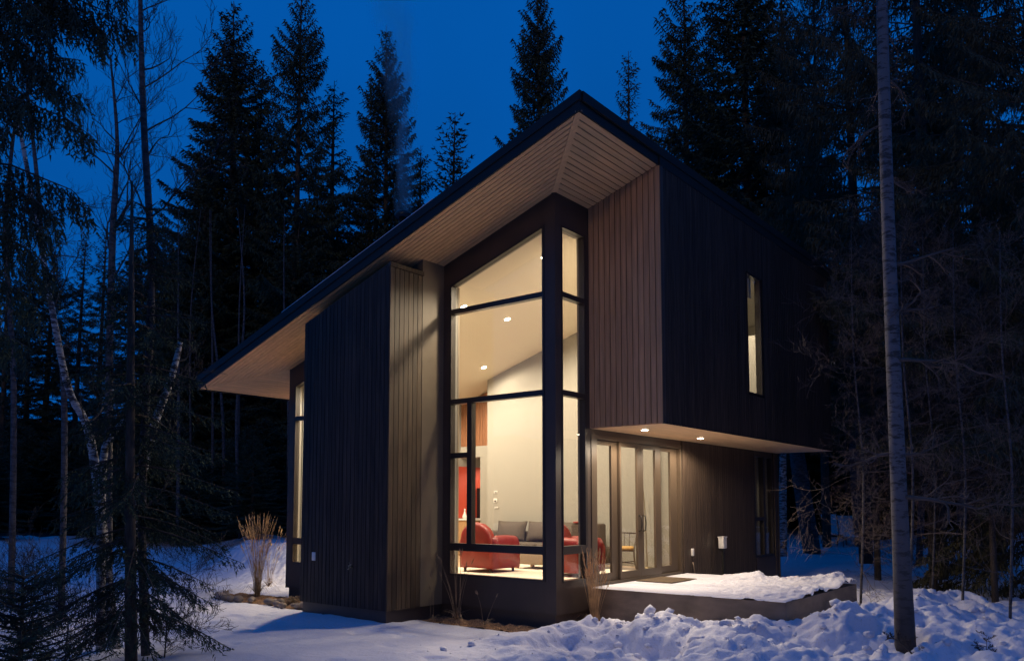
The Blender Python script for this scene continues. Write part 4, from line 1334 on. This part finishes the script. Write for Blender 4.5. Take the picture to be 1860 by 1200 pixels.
# bare trees and trunks -------------------------------------------------
def branchy(name, pts, rads, label, m=M_BIRCH, seed=0, nbr=0, blen=1.0, up=.5, t0=.3, cat='tree', group=None, mt=None, lv=3, fork=0.55, az=None):
    """a trunk along world points, with recursively forking bare branches"""
    r = np.random.default_rng(seed)
    root = Vector(pts[0]); o = empty(name, root); tag(o, label, cat, group)
    P = [Vector(p) - root for p in pts]
    # smooth
    Q = []; RR = []
    for i in range(len(P) - 1):
        for q in range(5):
            t = q / 5
            p0 = P[max(i - 1, 0)]; p1 = P[i]; p2 = P[i + 1]; p3 = P[min(i + 2, len(P) - 1)]
            Q.append(.5 * ((2 * p1) + (p2 - p0) * t + (2 * p0 - 5 * p1 + 4 * p2 - p3) * t * t + (3 * p1 - p0 - 3 * p2 + p3) * t ** 3))
            RR.append(rads[i] * (1 - t) + rads[i + 1] * t)
    Q.append(P[-1]); RR.append(rads[-1])
    MB().tube(Q, RR, 12).build('trunk', m, o)
    if nbr:
        b = MB()

        def rec(p, d, L, rad, depth):
            n = 5; pt = [p]; q = p.copy(); dd = d.copy()
            for k in range(n):
                dd = (dd + Vector(r.normal(0, .16, 3)) + Vector((0, 0, .10 * up))).normalized()
                q = q + dd * (L / n); pt.append(q.copy())
            b.tube(pt, [max(.0022, rad * (1 - .75 * k / n)) for k in range(n + 1)], 4 if depth == 0 else 3, cap=False)
            if depth < lv:
                for k in range(1, n + 1):
                    for _ in range(1 if r.random() < .9 else 2):
                        if r.random() < fork + .25:
                            sd = Vector(r.normal(0, 1, 3)); sd = (sd - dd * sd.dot(dd)).normalized()
                            nd = (dd * .75 + sd * .65 + Vector((0, 0, .2 * up))).normalized()
                            rec(pt[k], nd, L * (.38 + .2 * r.random()), rad * .5, depth + 1)
        for k in range(nbr):
            t = t0 + (1 - t0) * (k + r.random()) / nbr
            i = min(int(t * (len(Q) - 1)), len(Q) - 2)
            a = r.random() * 6.28 if az is None else az + r.normal(0, .7)
            d = Vector((math.cos(a), math.sin(a), up * (.6 + .6 * r.random()))).normalized()
            rec(Q[i], d, blen * (1.1 - .5 * t) * (.7 + .6 * r.random()), max(.004, RR[i] * .35), 0)
        b.build('branches', mt or M_TWIGD, o)['kind'] = 'stuff'
    return o


def seen(lst, d, foot=True):
    """trunk through photo pixels at distance d, its foot on the ground"""
    P = [at(u, v, d) for u, v in lst]
    if foot:
        x, y = P[0][0], P[0][1]
        P[0] = np.array([x, y, gz(x, y) - .1])
    return [tuple(p) for p in P]


# aspen, right foreground
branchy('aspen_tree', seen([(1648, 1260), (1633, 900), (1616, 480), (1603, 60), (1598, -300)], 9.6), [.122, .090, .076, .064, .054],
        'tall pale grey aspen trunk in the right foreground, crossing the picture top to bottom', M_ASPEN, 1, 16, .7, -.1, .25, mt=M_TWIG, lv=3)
# left foreground: birches and the spruce in front
branchy('birch_tree', seen([(205, 1290), (190, 1000), (163, 790), (120, 690), (70, 420), (30, 200)], 10.5), [.075, .066, .054, .042, .034, .02],
        'white birch trunk leaning left in the left foreground', M_BIRCH, 2, 6, 1.0, .5, .3)
branchy('birch_tree', seen([(232, 1290), (243, 960), (275, 790), (310, 690), (328, 620)], 10.8), [.07, .065, .055, .045, .03],
        'birch trunk leaning right towards the roof tip in the left foreground', M_BIRCH, 3, 7, .8, .5, .3)
branchy('birch_tree', seen([(180, 1270), (186, 860), (205, 790), (262, 722)], 10.2), [.06, .05, .035, .02],
        'short forked birch stem between the two leaning birches', M_BIRCH, 4, 4, .6, .5, .4)
branchy('bare_tree', seen([(262, 1290), (258, 900), (275, 520), (262, 240), (256, 60), (254, -120)], 10.0), [.055, .05, .045, .04, .03, .018],
        'tall thin bare tree rising to the top edge in the left foreground', M_GBARK, 5, 12, 1.2, .7, .45)
branchy('bare_tree', seen([(195, 1200), (198, 700), (205, 420), (213, 260), (200, 100)], 12.5), [.06, .055, .05, .03, .012],
        'bare birch with many upswept twigs below the hanging fir boughs', M_GBARK, 6, 16, 1.5, 1.1, .42)
branchy('bare_tree', seen([(20, 1100), (25, 700), (10, 420), (30, 200)], 15), [.06, .05, .045, .02],
        'thin bare trunk close to the left picture edge', M_GBARK, 7, 8, 1.3, .6, .4)
branchy('bare_tree', seen([(112, 1100), (116, 700), (82, 500), (68, 330), (48, 150)], 14), [.055, .05, .04, .035, .02],
        'slanting bare trunk left of the spruce in the left foreground', M_GBARK, 8, 8, 1.2, .6, .4)
# slim trunks deep at the left and right
k = 0
for u, v0, d in ((405, 1000, 34), (432, 1000, 36), (383, 1000, 38), (437, 970, 30), (322, 1000, 30), (520, 990, 33), (350, 990, 40), (465, 980, 45)):
    branchy('slim_trunk', seen([(u, v0), (u + r.normal(0, 5), 760), (u + r.normal(0, 8), 560), (u + r.normal(0, 9), 380)], d), [.075, .06, .035, .008],
            'slim pale trunk standing in the dark woods left of the house', M_GBARK, 20 + k, 0, group='slim trunks in the left woods'); k += 1
for u, v0, d, w, du in ((1422, 985, 27, .12, 0), (1475, 978, 28, .28, -32), (1562, 978, 30, .16, -14), (1540, 975, 35, .05, -6), (1745, 1000, 28, .10, 0), (1668, 1000, 24, .09, 12), (1590, 985, 32, .08, 0)):
    lb = {1422: 'pale birch trunk just right of the house corner', 1475: 'thick leaning grey trunk right of the house corner', 1562: 'upright grey trunk right of the lawn chairs',
          1540: 'thin whip-like stem rising behind the right lawn chair', 1745: 'slim trunk between aspen and shaggy conifer', 1668: 'slim pale trunk close to the right side of the aspen', 1590: 'slim dark trunk close to the left side of the aspen'}[u]
    branchy('forest_trunk', seen([(u, v0), (u + du * .6, 880), (u + du, 780), (u + du * 1.2, 640), (u + du * 1.25, 520)], d), [w * 1.1, w, w * .85, w * .5, w * .12],
            lb, M_BIRCH if u == 1422 else M_GBARK, 40 + k, 3 if w < .2 else 0, 1.6, .5, .3, mt=M_TWIG); k += 1
# thin saplings lit by the house, right
for u, d, seed in ((1560, 14, 1), (1650, 12.5, 2), (1690, 15, 3), (1745, 13, 4), (1830, 12, 5)):
    lb = {1560: 'thin forked sapling left of the aspen trunk', 1650: 'thin sapling hugging the right side of the aspen trunk', 1690: 'thin forked sapling one step right of the aspen trunk',
          1745: 'bare sapling with spreading twigs between aspen and right edge', 1830: 'bare sapling near the right picture edge'}[u]
    branchy('sapling', seen([(u, 1040), (u + 8, 860), (u - 10, 640), (u - 14, 420)], d), [.022, .018, .013, .004], lb, M_GBARK, 60 + seed, 16, 1.5, .25, .15, mt=M_TWIG)

# the spruce in front left: trunk and sparse long lower boughs, finer needles
def needle_branch(P, D, Ls, Ws, r, pts, tlen, dens, hang, tl=.06, tw=.012):
    pts = [np.array(p, float) for p in pts]
    seg = [np.linalg.norm(pts[i + 1] - pts[i]) for i in range(len(pts) - 1)]
    tot = sum(seg); n = int(tot * dens)
    for k in range(n):
        s = (k + r.random()) / n; q = s * tot; i = 0
        while i < len(seg) - 1 and q > seg[i]:
            q -= seg[i]; i += 1
        p = pts[i] + (pts[i + 1] - pts[i]) * (q / seg[i])
        d = (pts[i + 1] - pts[i]) / seg[i]
        sd = np.cross(d, [0, 0, 1.]); sd /= np.linalg.norm(sd) + 1e-9
        sg = 1 if r.random() < .5 else -1
        td = d * .5 + sd * sg * (.8 - .5 * min(hang, 1)) + np.array([0, 0, -hang]) + r.normal(0, .18, 3)
        td /= np.linalg.norm(td)
        L = tlen * (.5 + .8 * r.random()) * (1.05 - s * .55)
        m = max(2, int(L / (tl * .32)))
        f = (np.arange(m) + r.random(m)) / m
        pp = p + td * (L * f)[:, None] + r.normal(0, .006, (m, 3)); pp[:, 2] -= .1 * L * f ** 2
        dd = td + r.normal(0, .45, (m, 3)); dd /= np.linalg.norm(dd, axis=1, keepdims=True)
        P.append(pp); D.append(dd); Ls.append(tl * (.7 + .6 * r.random(m))); Ws.append(tw * (.7 + .6 * r.random(m)))


def bough_tree(name, label, trunk, rads, boughs, seed, tlen, dens, hang, tl, tw, m=M_NEEDLE, bark=M_BARK, brad=.014):
    r = np.random.default_rng(seed)
    root = np.array(trunk[0]); o = empty(name, tuple(root)); tag(o, label, 'tree')
    b = MB(); b.tube([tuple(np.array(p) - root) for p in trunk], rads, 10)
    b.build('trunk', bark, o)
    w = MB(); P, D, L, W = [], [], [], []
    for bo in boughs:
        pts = [np.array(p) - root for p in bo]
        w.tube([tuple(p) for p in pts], [brad * (1 - .8 * k / (len(pts) - 1)) for k in range(len(pts))], 5, cap=False)
        needle_branch(P, D, L, W, r, pts, tlen, dens, hang, tl, tw)
    w.build('branches', bark, o)
    P = np.concatenate(P); D = np.concatenate(D); L = np.concatenate(L); W = np.concatenate(W)
    link_mesh('foliage', tufts_to_mesh(P, D, L, W, r, 'foliage'), m, o)
    return o


def arcb(p0, az, L, el, droop, n=7, r=None):
    out = []
    for k in range(n):
        t = k / (n - 1)
        out.append((p0[0] + math.cos(az) * L * t, p0[1] + math.sin(az) * L * t, p0[2] + L * (math.sin(el) * t - droop * t * t + .12 * t ** 4)))
    return out


rr = np.random.default_rng(99)
# (a) sparse young spruce in front of the birches
tr = seen([(236, 1290), (236, 900), (238, 600), (240, 330)], 9.4)
bo = []
for z in np.arange(-.05, 4.9, .12):
    for q in range(3):
        f = (4.9 - z) / 5.2
        L = (.32 + .92 * f ** .8) * (.7 + .5 * rr.random())
        bo.append(arcb((tr[0][0], tr[0][1], z), rr.random() * 6.28, L, math.radians(12 - 26 * f), .18 + .25 * f))
bough_tree('young_spruce', 'young spruce with drooping lower boughs in the left foreground among the birches', tr, [.07, .055, .04, .012], bo, 5, .30, 34, .55, .055, .015)
# (b) near needle mass bottom-left corner
p = at(40, 1130, 7.0)
tr = [(p[0], p[1], -.7), (p[0], p[1], .2), (p[0] - .02, p[1], .75)]
bo = []
for z in np.arange(-.5, .7, .05):
    for q in range(4):
        f = (.85 - z) / 1.4
        bo.append(arcb((p[0], p[1], z), rr.random() * 6.28, (.15 + .75 * f) * (.7 + .5 * rr.random()), math.radians(25 - 10 * f), .1))
bough_tree('low_fir', 'low dark fir in the bottom left corner of the picture', tr, [.035, .02, .006], bo, 6, .16, 34, .15, .045, .010)
# (c) big fir with hanging sprays, top-left, trunk just off the picture
def boughs_px(lst, d):
    return [[tuple(at(u, v, dd)) for (u, v), dd in zip(l, np.linspace(d + .3, d - .4, len(l)))] for l in lst]


bx = boughs_px([
    [(-60, -60), (40, -25), (120, -10), (200, 25), (250, 60)], [(-60, -90), (60, -70), (150, -50), (230, -10)],
    [(-60, 10), (20, 20), (70, 55), (110, 105), (150, 110)], [(-60, 60), (0, 55), (40, 75), (80, 115), (100, 150)],
    [(-60, 130), (20, 155), (70, 195), (120, 215), (170, 250)], [(-60, 100), (30, 95), (80, 130), (130, 175), (150, 170)],
    [(-60, 150), (-10, 165), (30, 180), (50, 185)], [(-60, 290), (20, 300), (80, 325), (130, 345), (165, 380)],
    [(-60, 330), (20, 335), (60, 360), (110, 400)], [(-60, 215), (-20, 225), (10, 235)],
    [(40, -30), (110, 10), (170, 40), (200, 70)], [(60, -60), (100, -20), (130, 10), (140, 30)],
    [(-60, 380), (0, 380), (60, 400), (90, 430)], [(-60, -20), (0, -10), (60, 10), (90, 40)],
    [(-60, 420), (10, 430), (60, 460), (100, 500)], [(-60, 500), (-10, 500), (40, 530), (70, 560)], [(-60, 600), (0, 600), (50, 630)]], 8.2)
tr = seen([(-75, 1290), (-72, 700), (-66, 200), (-62, -200)], 8.2)
bough_tree('hanging_fir', 'big conifer whose hanging boughs fill the top left corner, trunk outside the picture', tr, [.16, .14, .12, .10], bx, 7, .50, 52, 1.6, .085, .020)

for i, (u, v, d, h_) in enumerate(((120, 1150, 9.6, 1.0), (300, 1140, 9.9, .8), (60, 1060, 11.5, 1.3), (345, 1010, 17, 1.2), (25, 1010, 13, 1.5), (1625, 1010, 20, 1.4))):
    p = at(u, v, d); z = gz(p[0], p[1])
    lb = ['bare shrub with fine twigs at the foot of the left birch', 'small bare shrub on the snow right of the young spruce', 'bare shrub close to the left picture edge',
          'low bare bush before the woods at the left end of the clearing', 'tall bare shrub at the left picture edge in front of the woods', 'bare bush on the snow just left of the aspen trunk'][i]
    branchy('bare_shrub', [(p[0], p[1], z - .05), (p[0] + .03, p[1], z + h_ * .3), (p[0] - .02, p[1] + .03, z + h_ * .55)], [.010, .008, .004], lb, M_TWIGD, 120 + i, 16, h_ * .7, .55, .05, cat='shrub')

# fallen branches, twigs sticking out of the snow
for i, (u, v, d) in enumerate(((1690, 1000, 20), (1740, 1004, 21), (1650, 1150, 9.3), (1790, 1180, 9.6))):
    p = at(u, v, d); z = gz(p[0], p[1])
    lb = ['fallen branch lying on the snow before the right woods', 'second fallen branch leaning by the shaggy conifer trunk', 'broken dark twig at the foot of the aspen', 'small dry weed poking out of the snow bottom right'][i]
    L = (1.6, 1.8, .35, .3)[i]
    az = (.7, .5, 2.6, 1.4)[i]
    q = Vector((p[0], p[1], z))
    ends = [tuple(q + Vector((math.cos(az) * L * t, math.sin(az) * L * t, .05 + (.25 if i < 2 else .10) * math.sin(2.5 * t)))) for t in (-.5, -.1, .3, .7, 1)]
    if i == 3: ends = [tuple(q + Vector((.02 * t, .02 * t, .34 * t - .04))) for t in (0, .25, .5, .75, 1)]
    rad = (.03, .03, .012, .004)[i]
    branchy('fallen_branch' if i < 3 else 'dry_weed', ends, [rad, rad * .9, rad * .7, rad * .5, rad * .2], lb, M_TWIGD, 90 + i, 7, L * .4, .5, .2, cat='branch' if i < 3 else 'weed')

# ------------------------------------------------------------------ chimney smoke
sm = bpy.data.materials.new('smoke'); sm.use_nodes = True
n = sm.node_tree.nodes; l = sm.node_tree.links; n.clear()
o_ = n.new('ShaderNodeOutputMaterial'); pv = n.new('ShaderNodeVolumePrincipled')
pv.inputs['Color'].default_value = (1, 1, 1, 1); pv.inputs['Anisotropy'].default_value = .2
g = n.new('ShaderNodeTexCoord'); sx = n.new('ShaderNodeSeparateXYZ')
l.new(g.outputs['Object'], sx.inputs[0])


def mth(op, a, b_=None, c=None):
    q = n.new('ShaderNodeMath'); q.operation = op
    for i, v in enumerate((a, b_, c)):
        if v is None: continue
        if isinstance(v, (int, float)): q.inputs[i].default_value = v
        else: l.new(v, q.inputs[i])
    return q.outputs[0]


SH = 7.0
rad = mth('MULTIPLY_ADD', sx.outputs[2], .075, .20)
cxs = mth('MULTIPLY', mth('SINE', mth('MULTIPLY', sx.outputs[2], .7)), .15)
dx = mth('SUBTRACT', sx.outputs[0], cxs)
rr2 = mth('ADD', mth('MULTIPLY', dx, dx), mth('MULTIPLY', sx.outputs[1], sx.outputs[1]))
q = mth('DIVIDE', rr2, mth('MULTIPLY', rad, rad))
fall = mth('SMOOTH_MIN', mth('MAXIMUM', mth('SUBTRACT', 1.0, q), 0.0), 1.0, 0.0)
tpn = n.new('ShaderNodeTexNoise'); tpn.inputs['Scale'].default_value = 1.5; tpn.inputs['Detail'].default_value = 4; tpn.inputs['Distortion'].default_value = 0.9
mp = n.new('ShaderNodeMapping'); mp.inputs['Scale'].default_value = (1.4, 1.4, .5)
l.new(g.outputs['Object'], mp.inputs[0]); l.new(mp.outputs[0], tpn.inputs['Vector'])
fz_ = mth('MAXIMUM', mth('SUBTRACT', 1.0, mth('DIVIDE', sx.outputs[2], SH)), 0.0)
den = mth('MULTIPLY', mth('MULTIPLY', fall, mth('MAXIMUM', mth('MULTIPLY_ADD', tpn.outputs['Fac'], 4.6, -1.75), 0.0)), mth('MULTIPLY', mth('POWER', fz_, 2.6), 4.6))
l.new(den, pv.inputs['Density']); l.new(pv.outputs[0], o_.inputs['Volume'])
b = MB(); b.lathe([(.22, 0), (.60, SH * .5), (1.0, SH)], 0, 0, 16)
so = b.build('chimney_smoke', sm); so.location = (chx, chy, chz + .02)
so.rotation_euler = (0.040, -0.050, 0)
tag(so, 'pale smoke rising from the chimney in front of the pointed spruce', 'smoke', kind='stuff')
